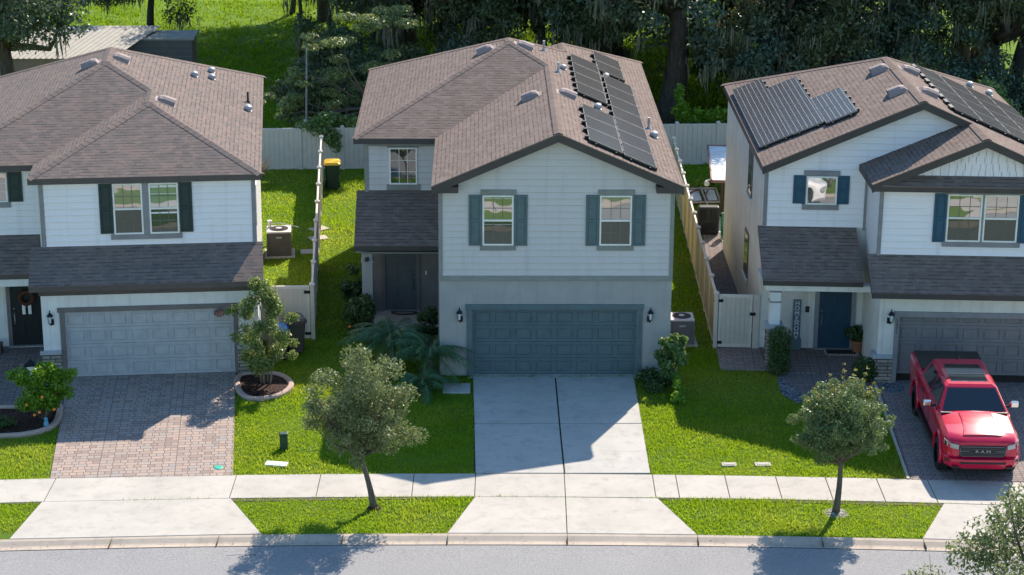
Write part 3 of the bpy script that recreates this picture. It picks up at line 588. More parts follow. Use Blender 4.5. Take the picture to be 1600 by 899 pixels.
    def group(x0,x1,y0,y1,n):
        L=(y1-y0)/n
        for i in range(n):
            a=y0+i*L+.005; b=y0+(i+1)*L-.005
            solar_panel(H,[(x0,a,zr(x0)+.13),(x1,a,zr(x1)+.13),(x1,b,zr(x1)+.13),(x0,b,zr(x0)+.13)],'solar_black','solar_frame')
        rl=MB()
        for x in (x0+.2,x1-.2): rl.box(x-.02,x+.02,y0-.12,y1+.1,zr(x)+.02,zr(x)+.085)
        k=int((y1-y0)/.8)
        for i in range(k):
            y=y0+.25+i*(y1-y0)/k; rl.box(x0-.12,x0+.02,y,y+.16,zr(x0-.06)+.02,zr(x0-.06)+.12); rl.box(x1-.01,x1+.035,y,y+.5,zr(x1)+.0,zr(x1)+.1)
        rl.prism([(x0,y0+.03,zr(x0)+.01),(x1,y0+.03,zr(x1)+.01),(x1,y0+.03,zr(x1)+.1),(x0,y0+.03,zr(x0)+.1)],(0,.02,0))
        rl.build('panel_rail',M_['solar_rail'],H)
    group(.9,1.85,6.25,12.3,4); group(.95,1.95,-.02,4.65,3); group(1.82,2.76,11.55,14.72,2); group(1.98,2.95,-.1,11.02,7)
mid_house()

# ================================================================== LEFT HOUSE (white, weathered hip roof)
LH=thing('house','white house on the left with hipped shingle roof, dark green shutters and white garage door','house',(-10.877,59.637,0),.109)
def left_house():
    H=LH; e=6.05
    r=MB()
    xl,xr=-6.42,3.47; hw=(xr-xl)/2; xm=(xl+xr)/2; yf=2.35; rz=e+S_*hw
    A=(xm,yf+hw,rz); A2=(xm,yf+hw+2.25,rz); yb=yf+2*hw+2.25
    wl=-3.4; wh=(xr-wl)/2; wx=(xr+wl)/2; wf=.7; wz=e+S_*wh
    W0=(wx,wf+wh,wz); W1=(wx,yf+(wx-wl),wz)       # wing ridge runs back to the main hip
    roof_poly(r,[(wl,wf,e),(xr,wf,e),W0])
    roof_poly(r,[(wl,wf,e),W0,W1,(wl,yf,e)])
    roof_poly(r,[(xr,wf,e),(xr,yb,e),A2,A,W1,W0])
    roof_poly(r,[(xl,yf,e),(wl,yf,e),W1,A])
    roof_poly(r,[(xl,yf,e),A,A2,(xl,yb,e)])
    roof_poly(r,[(xl,yb,e),A2,(xr,yb,e)])
    for a,b in (((wl,wf,e),W0),((xr,wf,e),W0),(W0,W1),(W1,A),(A,A2),((xl,yf,e),A),(A2,(xr,yb,e)),(A2,(xl,yb,e))): ridge_cap(r,a,b,.16)
    r.build('roof',M_['shingle_l'],H)
    lr=MB(); roof_poly(lr,[(-3.44,-.42,3.06),(3.45,-.42,3.06),(3.45,.87,3.9),(-3.44,.87,3.9)]); roof_poly(lr,[(-7.2,1.55,2.85),(-3.15,1.55,2.85),(-3.15,2.85,3.75),(-7.2,2.85,3.75)]); lr.split('porch_roof',M_['shingle_l'],H)
    f=MB(); board(f,(wl,wf,e),(xr,wf,e),.17,(0,1,0)); board(f,(xr,wf,e),(xr,yb,e),.17,(-1,0,0)); board(f,(wl,wf,e),(wl,yf,e),.17,(1,0,0)); board(f,(xl,yf,e),(wl,yf,e),.17,(0,1,0)); board(f,(xl,yf,e),(xl,yb,e),.17,(1,0,0)); board(f,(xl,yb,e),(xr,yb,e),.17,(0,-1,0))
    board(f,(-3.44,-.42,3.06),(3.45,-.42,3.06),.16,(0,1,0)); board(f,(-3.44,-.42,3.06),(-3.44,.87,3.9),.14,(1,0,0)); board(f,(3.45,-.42,3.06),(3.45,.87,3.9),.14,(-1,0,0)); board(f,(-7.2,1.55,2.85),(-3.46,1.55,2.85),.14,(0,1,0))
    f.box(-3.2,3.3,-.03,.0,2.64,2.87)
    f.build('fascia',M_['fascia_brown'],H,bevel=.008)
    so=MB(); so.box(wl+.04,xr-.04,wf+.05,.93,e-.2,e-.185).box(3.2,xr-.04,.94,yb-.05,e-.2,e-.185).box(xl+.04,wl,yf+.05,2.9,e-.2,e-.185).box(-3.4,3.41,-.37,.1,2.872,2.886).box(wl+.04,-2.9,.94,2.3,e-.2,e-.185)
    so.build('soffit',M_['stucco_white'],H)
    w=MB(); w.box(-3.15,3.25,.2,13.8,0,2.9); w.box(-3.15,3.25,.92,13.8,2.901,e-.1); w.box(-6.2,-3.151,2.85,13.6,0,e-.1)
    w.box(-3.15,-2.47,0,.199,0,2.88).box(2.5,3.25,0,.199,0,2.88).box(-2.469,2.499,0,.199,2.12,2.88)
    w.build('wall',M_['stucco_white'],H)
    sd=MB(); siding(sd,3.84,5.87,.9,lambda z:(-2.98,3.15),.2); sd.build('siding',M_['siding_white'],H); sd=MB(); siding(sd,3.74,5.87,2.83,lambda z:(-6.1,-3.1),.2); sd.build('siding',M_['siding_white'],H)
    t=MB(); t.box(-3.11,-2.98,.85,.897,3.8,5.87).box(3.15,3.27,.85,.897,3.8,5.87).box(3.252,3.275,.898,1.1,3.8,5.87)
    t.split('corner_trim',M_['trim_slate'],H,bevel=.008)
    ww=MB(); ww.box(3.252,3.27,2.6,3.4,3.9,5.2); ww.build('side_trim',M_['frame_white'],H)
    st=MB(); st.box(-3.2,-2.62,-.05,-.001,0,.8).box(2.6,3.3,-.05,-.001,0,.8).box(-3.2,-3.152,-.001,.3,0,.8); st.split('stone_veneer',M_['stone'],H,bevel=.01)
    cp=MB(); cp.box(-3.26,-2.62,-.1,.0,.801,.92).box(2.6,3.36,-.1,.0,.801,.92); cp.split('stone_cap',M_['cap'],H,bevel=.015)
    gd=MB(); gd.box(-2.63,-2.475,-.04,.1,0,2.11).box(2.505,2.64,-.04,.1,0,2.11).box(-2.69,2.69,-.045,.1,2.111,2.26); gd.build('garage_trim',M_['trim_brown'],H,bevel=.01)
    garage_door(H,-2.473,2.503,.03,2.11,.09,M_['door_white'])
    wall_lamp(H,-2.9,1.93,0,arm=1); wall_lamp(H,2.93,1.93,0,arm=-1)
    for x0,x1 in ((-.95,-.08),(.11,.98)): window(H,x0,x1,4.24,5.81,.87,lean=.006 if x0<0 else .02,gl='glass_b' if x0<0 else 'glass_c')
    tr=MB(); tr.box(-.079,.109,.82,.88,4.24,5.81).box(-1.06,1.05,.82,.88,4.08,4.238).box(-1.0,1.0,.83,.88,5.812,5.87); tr.split('window_trim',M_['trim_slate'],H,bevel=.008)
    shutter(H,-1.36,-.97,4.27,5.81,.87,M_['shutter_green']); shutter(H,1.0,1.39,4.27,5.81,.87,M_['shutter_green'])
    window(H,-5.4,-4.27,4.8,5.72,2.8,3,2,single=True,gl='glass')
    tr=MB(); tr.box(-5.5,-4.2,2.76,2.81,4.62,4.798).box(-5.5,-4.2,2.76,2.81,5.722,5.86); tr.split('window_trim',M_['trim_slate'],H,bevel=.008)
    shutter(H,-4.25,-3.82,4.8,5.74,2.8,M_['shutter_green'])
    # entry
    entry_door(H,-4.42,-3.42,.14,2.2,2.82,M_['entry_black'],-1,'trim_brown')
    b=MB(); b.box(-7.1,-3.46,1.6,1.95,2.45,2.7); b.build('porch_beam',M_['stucco_white'],H,bevel=.01)
    pf=MB(); pf.box(-6.2,-3.16,1.2,2.84,0,.1); pf.build('porch_floor',M_['pavers_d'],H)
    # right slope fittings
    zr=lambda x:e+S_*(xr-x); zl=lambda x:e+S_*(x-xl); nr=(S_,0,1)
    roof_vent(H,(-1.1,8.3,zr(-1.1)),nr); roof_vent(H,(.5,4.95,zr(.5)),nr); roof_vent(H,(-2.0,7.75,zl(-2.0)),(-S_,0,1))
    dome_vent(H,(1.2,10.1,zr(1.2)),s=.9); dome_vent(H,(1.72,11.75,zr(1.72)),s=.9); dome_vent(H,(1.76,10.75,zr(1.76)),s=.9); dome_vent(H,(3.0,8.2,zr(3.0)),s=.95)
    vent_pipe(H,(2.98,9.4,zr(2.98)),.36,.035,'black')
    m=MB(); m.box(3.255,3.34,4.5,4.8,1.2,1.7); m.build('meter_box',M_['metal'],H)
left_house()

# ================================================================== RIGHT HOUSE (white, blue shutters)
RH=thing('house','white house on the right with navy door, blue shutters and gridded solar panels','house',(11.6296,59.3963,0),-.04)
def right_house():
    H=RH; e=6.05; s=.44
    X=lambda p:(p[0]-.05*p[1],p[1],p[2])
    xl,xr=-4.0,5.5; hw=(xr-xl)/2; xm=.75; rz=e+s*hw; yf=2.4; yr=8.9; yb=yr+hw*1.06
    wl=-1.02; wx=2.26; wz=e+s*(xr-wx); wf=.45
    r=MB(X)
    P0=(xm,yf,rz); P1=(xm,yr,rz); Q0=(wx,wf,wz); Q1=(wx,yf,wz)
    roof_poly(r,[(xl,yf,e),P0,P1,(xl,yb,e)])
    roof_poly(r,[(xr,wf,e),(xr,yb,e),P1,P0,Q1,Q0])
    roof_poly(r,[(wl,wf,e),Q0,Q1,(wx,2.82,wz),(wl,2.82,e)])
    roof_poly(r,[(xl,yb,e),P1,(xr,yb,e)])
    for a,b in ((P0,P1),(Q0,Q1),(P1,(xl,yb,e)),(P1,(xr,yb,e))): ridge_cap(r,a,b,.16)
    r.build('roof',M_['shingle'],H)
    lr=MB(X)
    roof_poly(lr,[(-1.0,-.42,2.98),(6.0,-.42,2.98),(6.0,.8,3.82),(-1.0,.8,3.82)])
    roof_poly(lr,[(-4.02,1.0,2.86),(-1.0,1.0,2.86),(-1.0,2.82,4.06),(-4.02,2.82,4.06)])
    roof_poly(lr,[(-.72,.42,6.02),(5.3,.42,6.02),(5.3,.78,6.27),(-.72,.78,6.27)])
    lr.split('porch_roof',M_['shingle'],H)
    f=MB(X)
    board(f,(xl,yf,e),P0,.24,(0,1,0)); board(f,P0,(2.3,yf,rz-s*1.55),.24,(0,1,0)); board(f,(xl,yf,e),(xl,yb,e),.2,(1,0,0)); board(f,(xr,wf,e),(xr,yb,e),.2,(-1,0,0)); board(f,(xl,yb,e),(xr,yb,e),.2,(0,-1,0))
    board(f,(wl,wf,e),Q0,.24,(0,1,0)); board(f,Q0,(xr,wf,e),.24,(0,1,0)); board(f,(wl,wf,e),(wl,2.8,e),.17,(1,0,0))
    board(f,(-.98,.44,6.03),(5.4,.44,6.03),.17,(0,1,0))
    board(f,(-1.0,-.42,2.98),(6.0,-.42,2.98),.16,(0,1,0)); board(f,(-4.02,1.0,2.86),(-1.0,1.0,2.86),.15,(0,1,0)); board(f,(-4.02,1.0,2.86),(-4.02,2.82,4.06),.14,(1,0,0)); board(f,(-1.0,-.42,2.98),(-1.0,.8,3.82),.14,(1,0,0))
    f.build('fascia',M_['trim_dark'],H,bevel=.008)
    so=MB(X); so.box(xl+.04,-3.86,2.85,yb-.2,e-.22,e-.2).box(-.98,6,-.38,.1,2.8,2.815).box(-3.98,-1.0,1.06,2.78,2.66,2.68).box(wl+.03,-.7,.5,2.8,e-.19,e-.175).box(-.7,5.4,.48,.84,e-.19,e-.175)
    for a,b in (((xl+.1,e-.07),(xm,rz-.1)),((xm,rz-.1),(2.3,rz-.1-s*1.55))): so.prism([(a[0],yf+.03,a[1]),(b[0],yf+.03,b[1]),(b[0],yf+.03,b[1]-.02),(a[0],yf+.03,a[1]-.02)],(0,.4,0))
    so.build('soffit',M_['stucco_white'],H)
    w=MB(X); w.box(-3.86,5.3,2.86,13.5,0,e-.1); w.box(-.66,5.3,.2,2.859,0,2.85); w.box(-.66,5.3,.82,2.859,2.851,e-.2)
    w.box(-.66,-.06,0,.199,0,2.8).box(4.9,5.3,0,.199,0,2.8).box(-.059,4.899,0,.199,2.13,2.8)
    w.prism([(-3.8,2.86,e-.15),(5.2,2.86,e-.15),(5.2,2.86,e),(xm,2.86,rz-.16),(-3.8,2.86,e)],(0,.3,0))
    w.prism([(-.66,.83,e-.15),(5.2,.83,e-.15),(5.2,.83,e),(wx,.83,wz-.14),(-.66,.83,e)],(0,.3,0))
    w.build('wall',M_['stucco_cream'],H)
    sd=MB(X)
    def gx(z):
        if z<=e-.1: return (-3.76,1.5 if z>5.8 else -.66)
        k=(z-(e-.1))/s; return (-3.76+k,min(xm+ (rz-.1-z)/s, 3.0) if z>e else 3.0)
    siding(sd,4.05,rz-.2,2.84,gx,.2); sd.build('siding',M_['siding_white'],H); sd=MB(X); siding(sd,3.82,e-.18,.8,lambda z:(-.66,5.25),.2)
    sd.build('siding',M_['siding_white'],H)
    # scalloped gable shakes
    sk=MB(X); z=6.2
    rng=random.Random(3)
    while z<wz-.25:
        k=(z-6.05)/s+.25; x=wl+k
        while x<xr-k-.05:
            ww=.16+rng.random()*.1; x2=min(x+ww,xr-k); dz=rng.random()*.025
            zt=min(z+.24,e+s*min(x-wl,xr-x2)-.1)
            if zt-z>.03: sk.add([(x+.008,.79,z+dz),(x2-.008,.79,z+dz),(x2-.008,.808,zt),(x+.008,.808,zt),(x+.008,.82,z+dz),(x2-.008,.82,z+dz)],[(0,1,2,3),(4,5,1,0)])
            x=x2
        z+=.22
    sk.build('gable_shakes',M_['siding_white'],H)
    sw=MB(X)   # side siding strip left of the garage bay
    sw.box(-.69,-.661,.83,2.84,3.0,e-.2); sw.build('side_wall',M_['siding_white'],H)
    t=MB(X); t.box(-3.88,-3.76,2.79,2.84,4.0,e-.16).box(-.72,-.6,.75,.797,3.75,e-.2).box(-.8,-.72,2.79,2.838,3.95,e-.2); t.split('corner_trim',M_['trim_slate'],H,bevel=.008)
    st=MB(X); st.box(-.72,-.2,-.06,-.001,0,.8).box(-.72,-.661,0,.35,0,.8); st.split('stone_veneer',M_['stone'],H,bevel=.01)
    cp=MB(X); cp.box(-.8,-.2,-.12,-.0,.801,.92).box(-.8,-.661,0.001,.4,.801,.92); cp.split('stone_cap',M_['cap'],H,bevel=.015)
    gd=MB(X); gd.box(-.2,-.06,-.05,.1,0,2.12).box(4.88,5.02,-.05,.1,0,2.12).box(-.24,5.06,-.055,.1,2.121,2.29); gd.build('garage_trim',M_['trim_slate'],H,bevel=.01)
    garage_door(H,-.058,4.878,.28,2.36,.12,M_['door_taupe'],xf=X)
    ins=MB(X); ins.box(-.05,4.87,.18,.195,0,.6); ins.build('garage_dark_sheet',M_['black'],H)  # black sheet stands in for the unlit garage behind the raised door
    text_mesh('2\n4\n7\n1',.13,.006,(-.13,-.058,1.82),(R_(90),0,0),M_['black'],H,'house_number',.95)
    wall_lamp(H,-.33,2.1,0,xf=X,arm=-1)
    for x0,x1 in ((1.29,2.31),(2.37,3.39)): window(H,x0,x1,4.26,5.72,.77,xf=X,lean=.012 if x0<2 else .003,gl='glass' if x0<2 else 'glass_b')
    tr=MB(X); tr.box(1.2,3.5,.72,.78,4.1,4.258).box(1.22,3.46,.72,.78,5.722,5.86).box(2.311,2.369,.73,.78,4.26,5.72); tr.split('window_trim',M_['trim_slate'],H,bevel=.008)
    shutter(H,.9,1.27,4.24,5.74,.77,M_['shutter_blue'],X); shutter(H,3.41,3.78,4.24,5.74,.77,M_['shutter_blue'],X)
    window(H,-2.6,-1.66,4.78,5.68,2.76,3,2,xf=X,single=True,lean=.012,bars=False)
    tr=MB(X); tr.box(-2.68,-1.58,2.76,2.82,5.682,5.84).box(-2.7,-1.58,2.76,2.82,4.6,4.778); tr.split('window_trim',M_['trim_slate'],H,bevel=.008)
    shutter(H,-2.99,-2.62,4.79,5.69,2.81,M_['shutter_blue'],X); shutter(H,-1.64,-1.28,4.79,5.69,2.81,M_['shutter_blue'],X)
    # windows in the long side wall
    for y0,y1,z0,z1 in ((5.75,6.75,4.1,5.65),(6.0,7.0,1.3,2.8)):
        o=MB(X); o.box(-3.9,-3.861,y0,y1,z0,z1); fr=o.build('window',M_['trim_brown'],H,bevel=.01)
        zm=(z0+z1)/2
        for a,b in ((z0+.07,zm-.03),(zm+.03,z1-.07)):
            g=MB(X); g.add([(-3.905,y1-.07,a),(-3.905,y0+.07,a),(-3.905,y0+.07,b),(-3.905,y1-.07,b)],[(0,1,2,3)]); g.build('pane',M_['glass_side'],fr)
        sl=MB(X); sl.box(-3.95,-3.861,y0-.05,y1+.05,z0-.12,z0-.002); sl.build('sill',M_['stucco_cream'],fr,bevel=.01)
    # porch
    entry_door(H,-2.0,-1.0,.1,2.2,2.83,M_['entry_blue'],-1,'trim_slate',xf=X)
    b=MB(X); b.box(-3.9,-.7,1.25,1.62,2.45,2.655); b.build('porch_beam',M_['stucco_white'],H,bevel=.01)
    c=MB(X); c.box(-3.74,-3.42,1.3,1.62,1.35,2.449); co=c.build('porch_column',M_['stucco_white'],H,bevel=.01)
    b=MB(X); b.box(-3.76,-3.4,1.28,1.64,2.05,2.1).box(-3.76,-3.4,1.28,1.64,2.38,2.448); b.split('column_band',M_['trim_slate'],co,bevel=.008)
    b=MB(X); b.box(-3.86,-3.3,1.18,1.74,1.22,1.349); b.build('column_cap',M_['cap'],co,bevel=.015)
    b=MB(X); b.box(-3.81,-3.35,1.23,1.69,0,1.219); b.build('column_base',M_['stone'],co,bevel=.01)
    pf=MB(X); pf.box(-3.8,-.68,.6,2.85,0,.06); pf.build('porch_floor',M_['pavers_d'],H)
    db=MB(X); db.box(-2.42,-2.3,2.82,2.858,1.25,1.45); db.build('door_bell',M_['black'],H,bevel=.008)
    # roof fittings
    zl=lambda x:e+s*(x-xl); zr=lambda x:e+s*(xr-x); nl=(-s,0,1); nr=(s,0,1)
    roof_vent(H,(.33,7.6,zl(.33)),nl,X,1.05); roof_vent(H,(.33,4.4,zl(.33)),nl,X,1.05); roof_vent(H,(1.3,7.8,zr(1.3)),nr,X); roof_vent(H,(1.25,4.45,zr(1.25)),nr,X)
    dome_vent(H,(4.1,11.3,zr(4.1)),X,.9); dome_vent(H,(4.8,11.4,zr(4.8)),X,.9)
    def grp(zf,x0,x1,y0,y1,n,mat,fr):
        L=(y1-y0)/n
        for i in range(n):
            a=y0+i*L+.005; b=y0+(i+1)*L-.005
            solar_panel(H,[(x0,a,zf(x0)+.13),(x1,a,zf(x1)+.13),(x1,b,zf(x1)+.13),(x0,b,zf(x0)+.13)],mat,fr,X)
        rl=MB(X)
        for x in (x0+.2,x1-.2): rl.box(x-.02,x+.02,y0-.1,y1+.1,zf(x)+.02,zf(x)+.085)
        rl.prism([(x0,y0+.03,zf(x0)+.01),(x1,y0+.03,zf(x1)+.01),(x1,y0+.03,zf(x1)+.1),(x0,y0+.03,zf(x0)+.1)],(0,.02,0))
        xe=x1 if zf is zl else x0; d=.1 if zf is zl else -.1
        k=int((y1-y0)/.7)
        for i in range(k):
            y=y0+.2+i*(y1-y0)/k; rl.box(min(xe,xe+d),max(xe,xe+d),y,y+(.12 if zf is zl else .42),zf(xe+d/2)+.02,zf(xe+d/2)+.11)
        rl.build('panel_rail',M_['solar_rail'],H)
    grp(zl,-3.9,-2.9,4.15,12.2,5,'solar_grid','solar_silver'); grp(zl,-2.89,-1.93,4.1,10.6,4,'solar_grid','solar_silver'); grp(zl,-1.92,-.98,3.85,7.15,2,'solar_grid','solar_silver')
    for i in range(4): grp(zr,1.8+.88*i,2.66+.88*i,2.92,9.6+.15*i,4,'solar_black','solar_frame')
right_house()
# ================================================================== GROUND AND STREET
def yo(x): 
    d=max(-30,min(30,x-1.5)); return -.0027*d*d
def W(fr,x,y,z=0):
    o,a=fr; return (o[0]+math.cos(a)*x-math.sin(a)*y, o[1]+math.sin(a)*x+math.cos(a)*y, z)
FM=((1.2841,59.8632),.0166); FL=((-10.877,59.637),.109); FR=((11.6296,59.3963),-.04)
XS=[-250,-80]+[-45+i*1.5 for i in range(61)]+[80,250]
def strip(name,ys,mat,z=None,kind='structure'):
    """long sheet following the gentle curve of the street; ys=[(y,z)...] near to far"""
    m=MB(); n=len(ys); vs=[(x,y+yo(x),zz) for x in XS for y,zz in ys]; fs=[]
    for i in range(len(XS)-1):
        for k in range(n-1): fs.append((i*n+k,(i+1)*n+k,(i+1)*n+k+1,i*n+k+1))
    m.add(vs,fs); o=m.build(name,mat); o['kind']=kind; return o
strip('ground',[(-150,0),(35,0),(40.9,0),(40.92,-.16),(48.33,-.16),(48.35,0),(52,0),(60,0),(84,0),(84.01,0)],M_['grass'])
strip('ground',[(84.0,0),(100,0),(130,.3),(500,1)],M_['forest'])  # field beyond the back fence, a lighter green than the lawn
strip('road',[(41.45,-.06),(44.5,-.02),(47.92,-.06)],M_['asphalt'])
for nm,ys in (('kerb',[(47.88,-.045),(48.06,-.06),(48.12,-.05),(48.28,.012),(48.40,.02),(48.41,-.15)]),('kerb',[(40.88,-.15),(40.89,.02),(41.0,.012),(41.2,-.05),(41.3,-.06),(41.5,-.045)])):
    strip(nm,ys,M_['kerb'])
# joints and patches in the kerb
kj=MB()
for x in (-9.95,-7.3,-4.2,-1.57,1.43,4.7,7.8,10.34,13.4): kj.box(x-.004,x+.004,47.9+yo(x),48.4+yo(x),-.06,.024)
o=kj.build('kerb_joint',M_['joint']); o['kind']='structure'
def slabs(name,quads,mat,z,t=.12,gap=.011):
    m=MB()
    for q in quads:
        c=(sum(p[0] for p in q)/len(q),sum(p[1] for p in q)/len(q))
        pts=[]
        for p in q:
            d=Vector((c[0]-p[0],c[1]-p[1])); dx=gap*(1 if d.x>0 else -1); dy=gap*(1 if d.y>0 else -1); pts.append((p[0]+dx,p[1]+dy,z))
        m.slab(pts,t)
    o=m.build(name,mat,bevel=.008); o['kind']='structure'; return o
def base(name,pts,z,mat=None):
    m=MB(); m.poly([(p[0],p[1],z) for p in pts]); o=m.build(name,mat or M_['joint']); o['kind']='structure'; return o
jx=[-45+2.3*i for i in range(14)]+[-12.13,-7.35,-5.1,-2.6,-.95,1.43,3.8,4.42,5.74,7.1,8.43,9.79,11.15,13.6,16.2]+[18+2*i for i in range(12)]
jx=sorted(x for x in jx if not(-12.8<x<-12.2))
sw=[]
for a,b in zip(jx[:-1],jx[1:]):
    if b-a<.3: continue
    n=2; 
    sw.append([(a,50.67+yo(a)),(b,50.67+yo(b)),(b,52.23+yo(b)),(a,52.23+yo(a))])
slabs('sidewalk',sw,M_['concrete'],.03)
base('sidewalk_joints',[(-45,50.69+yo(-45)),(-15,50.69+yo(-15)),(1.5,50.69),(18,50.69+yo(18)),(40,50.69+yo(40)),(40,52.2+yo(40)),(18,52.2+yo(18)),(1.5,52.2),(-15,52.2+yo(-15)),(-45,52.2+yo(-45))],.012)
# opposite side of the street (seen in the window panes)
op=[]
for i in range(40):
    a=-40+2*i; op.append([(a,36.9+yo(a)),(a+2,36.9+yo(a+2)),(a+2,38.4+yo(a+2)),(a,38.4+yo(a))])
slabs('sidewalk',op,M_['concrete'],.03)
slabs('driveway_apron',[[(c-3.4,40.9+yo(c)),(c-2.5,38.42+yo(c)),(c+2.5,38.42+yo(c)),(c+3.4,40.9+yo(c))] for c in (-16,-4.2,19.5)],M_['concrete'],.032)
slabs('driveway',[[(c-2.4,29+yo(c)),(c+2.4,29+yo(c)),(c+2.4,36.88+yo(c)),(c-2.4,36.88+yo(c))] for c in (-16,-4.2,19.5)],M_['concrete'],.032)
# aprons
slabs('driveway_apron',[[(-12.5,47.86),(-6.25,48.26),(-7.3,50.46),(-12.18,50.17)]],M_['concrete'],.034)
slabs('driveway_apron',[[(-1.6,48.37),(1.42,48.4),(1.43,50.66),(-.94,50.66)],[(1.42,48.4),(4.7,48.36),(3.85,50.63),(1.43,50.66)]],M_['concrete'],.034)
slabs('driveway_apron',[[(10.32,48.2),(16.6,47.8),(15.7,50.1),(11.28,50.4)]],M_['concrete'],.034)
# driveways
dr=[W(FM,*p) for p in ((-2.47,-.27),(.04,-.27),(2.44,-.27),(-2.42,-4.0),(.03,-4.0),(2.4,-4.0),(-2.38,-7.6),(.03,-7.62),(2.36,-7.62))]
slabs('driveway',[[dr[3],dr[4],dr[1],dr[0]],[dr[4],dr[5],dr[2],dr[1]],[dr[6],dr[7],dr[4],dr[3]],[dr[7],dr[8],dr[5],dr[4]]],M_['concrete_d'],.036,gap=.022)
slabs('garage_threshold',[[W(FM,-2.62,-.25),W(FM,2.5,-.25),W(FM,2.47,.1),W(FM,-2.47,.1)]],M_['concrete_d'],.028)
base('driveway_joints',[W(FM,-2.4,-7.6),W(FM,2.36,-7.6),W(FM,2.42,-.2),W(FM,-2.45,-.2)],.014,M_['joint_dark'])
slabs('garden_step',[[W(FM,-3.35,-1.55),W(FM,-2.52,-1.55),W(FM,-2.52,-.75),W(FM,-3.35,-.75)]],M_['concrete_d'],.05)
def paved(name,fr,pts,mat,z=.03):
    m=MB(); m.slab([(p[0],p[1],z) for p in pts],.1); o=m.build(name,mat); o.location=(fr[0][0],fr[0][1],0); o.rotation_euler=(0,0,fr[1]); o['kind']='structure'; return o
paved('driveway',FL,[(-2.26,-7.72),(2.58,-7.98),(2.52,.1),(-2.5,.1)],M_['pavers'],.036)
paved('walkway',FL,[(-7.5,-2.35),(-2.46,-2.35),(-2.46,.1),(-3.1,.1),(-3.1,2.8),(-7.5,2.8)],M_['pavers_d'],.03)
paved('driveway',FR,[(-.62,-7.48),(6.5,-7.4),(6.5,.25),(-.62,.2)],M_['pavers_r'],.036)
paved('walkway',FR,[(-2.6,-1.9),(-.63,-1.9),(-.63,.2),(-.75,2.7),(-3.75,2.7),(-3.6,.5)],M_['pavers_d'],.03)
paved('walkway',FR,[(-5.28,.8),(-3.86,.75),(-3.82,2.95),(-5.32,2.9)],M_['pavers_r'],.034)
paved('side_path',FR,[(-5.3,3.0),(-3.9,3.0),(-4.45,15.6),(-5.15,15.6)],M_['pavers_d'],.03)
slabs('patio',[[W(FR,-5.0,15.65),W(FR,-3.9,15.65),W(FR,-3.9,18.2),W(FR,-5.0,18.2)]],M_['concrete'],.04)
ed=MB(); ed.box(-.73,-.65,-7.45,-.2,0,.06); o=ed.build('driveway_edging',M_['concrete']); o.location=(FR[0][0],FR[0][1],0); o.rotation_euler=(0,0,FR[1]); o['kind']='structure'
g=MB(); g.poly([W(FR,*p,.022) for p in ((-3.5,1.0),(-2.35,1.15),(-2.55,.2),(-2.62,-.6),(-2.75,-1.5),(-3.15,-1.95),(-3.55,-1.2),(-3.62,-.1))]); o=g.build('gravel',M_['bluestone']); o['kind']='stuff'; o['label']='blue-grey gravel beside the clipped column hedge'
g=MB(); g.poly([W(FR,*p,.04) for p in ((-.6,.1),(.12,.15),(.15,-.6),(-.1,-.95),(-.6,-.75))]); o=g.build('gravel',M_['bluestone']); o['kind']='stuff'; o['label']='small patch of blue-grey gravel beside the garage stone veneer'
# asphalt patch seams
# ================================================================== FENCES
def vinyl_fence(name,label,p0,ang,n,sp,mats,h=1.8,board_w=.2,step=0):
    """posts from p0 going at angle ang (from +y towards +x); panels between"""
    t=thing(name,label,'fence',(p0[0],p0[1],0),-ang)
    for i in range(n):
        y=i*sp
        p=MB(); p.box(-.065,.065,y-.065,y+.065,0,h+.03); po=p.build('post',mats[0],t,bevel=.012)
        c=MB(); c.box(-.085,.085,y-.085,y+.085,h+.031,h+.06); c.add([(-.085,y-.085,h+.06),(.085,y-.085,h+.06),(.085,y+.085,h+.06),(-.085,y+.085,h+.06),(0,y,h+.12)],[(0,1,4),(1,2,4),(2,3,4),(3,0,4)]); c.build('post_cap',mats[2],po)
        if i<n-1:
            q=MB(); y0=y+.066; y1=y+sp-.066; k=max(3,int((y1-y0)/board_w)); w=(y1-y0)/k
            for j in range(k): q.box(-.018-(.007 if j%2 else 0),.018+(.007 if j%2 else 0),y0+j*w+.004,y0+(j+1)*w-.004,.06,h-.06)
            q.build('fence_panel',mats[1],t)
            r=MB(); r.box(-.032,.032,y0,y1,h-.1,h+.0).box(-.032,.032,y0,y1,.03,.14); r.split('rail',mats[2],t,bevel=.006)
    return t
fm=(M_['fence'],M_['fence'],M_['fence_cap']); fy=(M_['fence'],M_['fence_y'],M_['fence_cap']); fb=(M_['fence_b'],M_['fence_b'],M_['fence_b'])
vinyl_fence('side_fence','beige vinyl fence seen edge-on between the left house and the middle house',(-6.308,63.071),-.073,9,2.43,fm)
vinyl_fence('side_fence','yellowish vinyl board fence between the middle house and the right house',(6.392,62.435),.005,12,1.83,fy)
vinyl_fence('back_fence','grey-beige vinyl fence along the back of the yards',(-32.98,82.42),math.pi/2-.0714,38,1.735,fb,1.78)
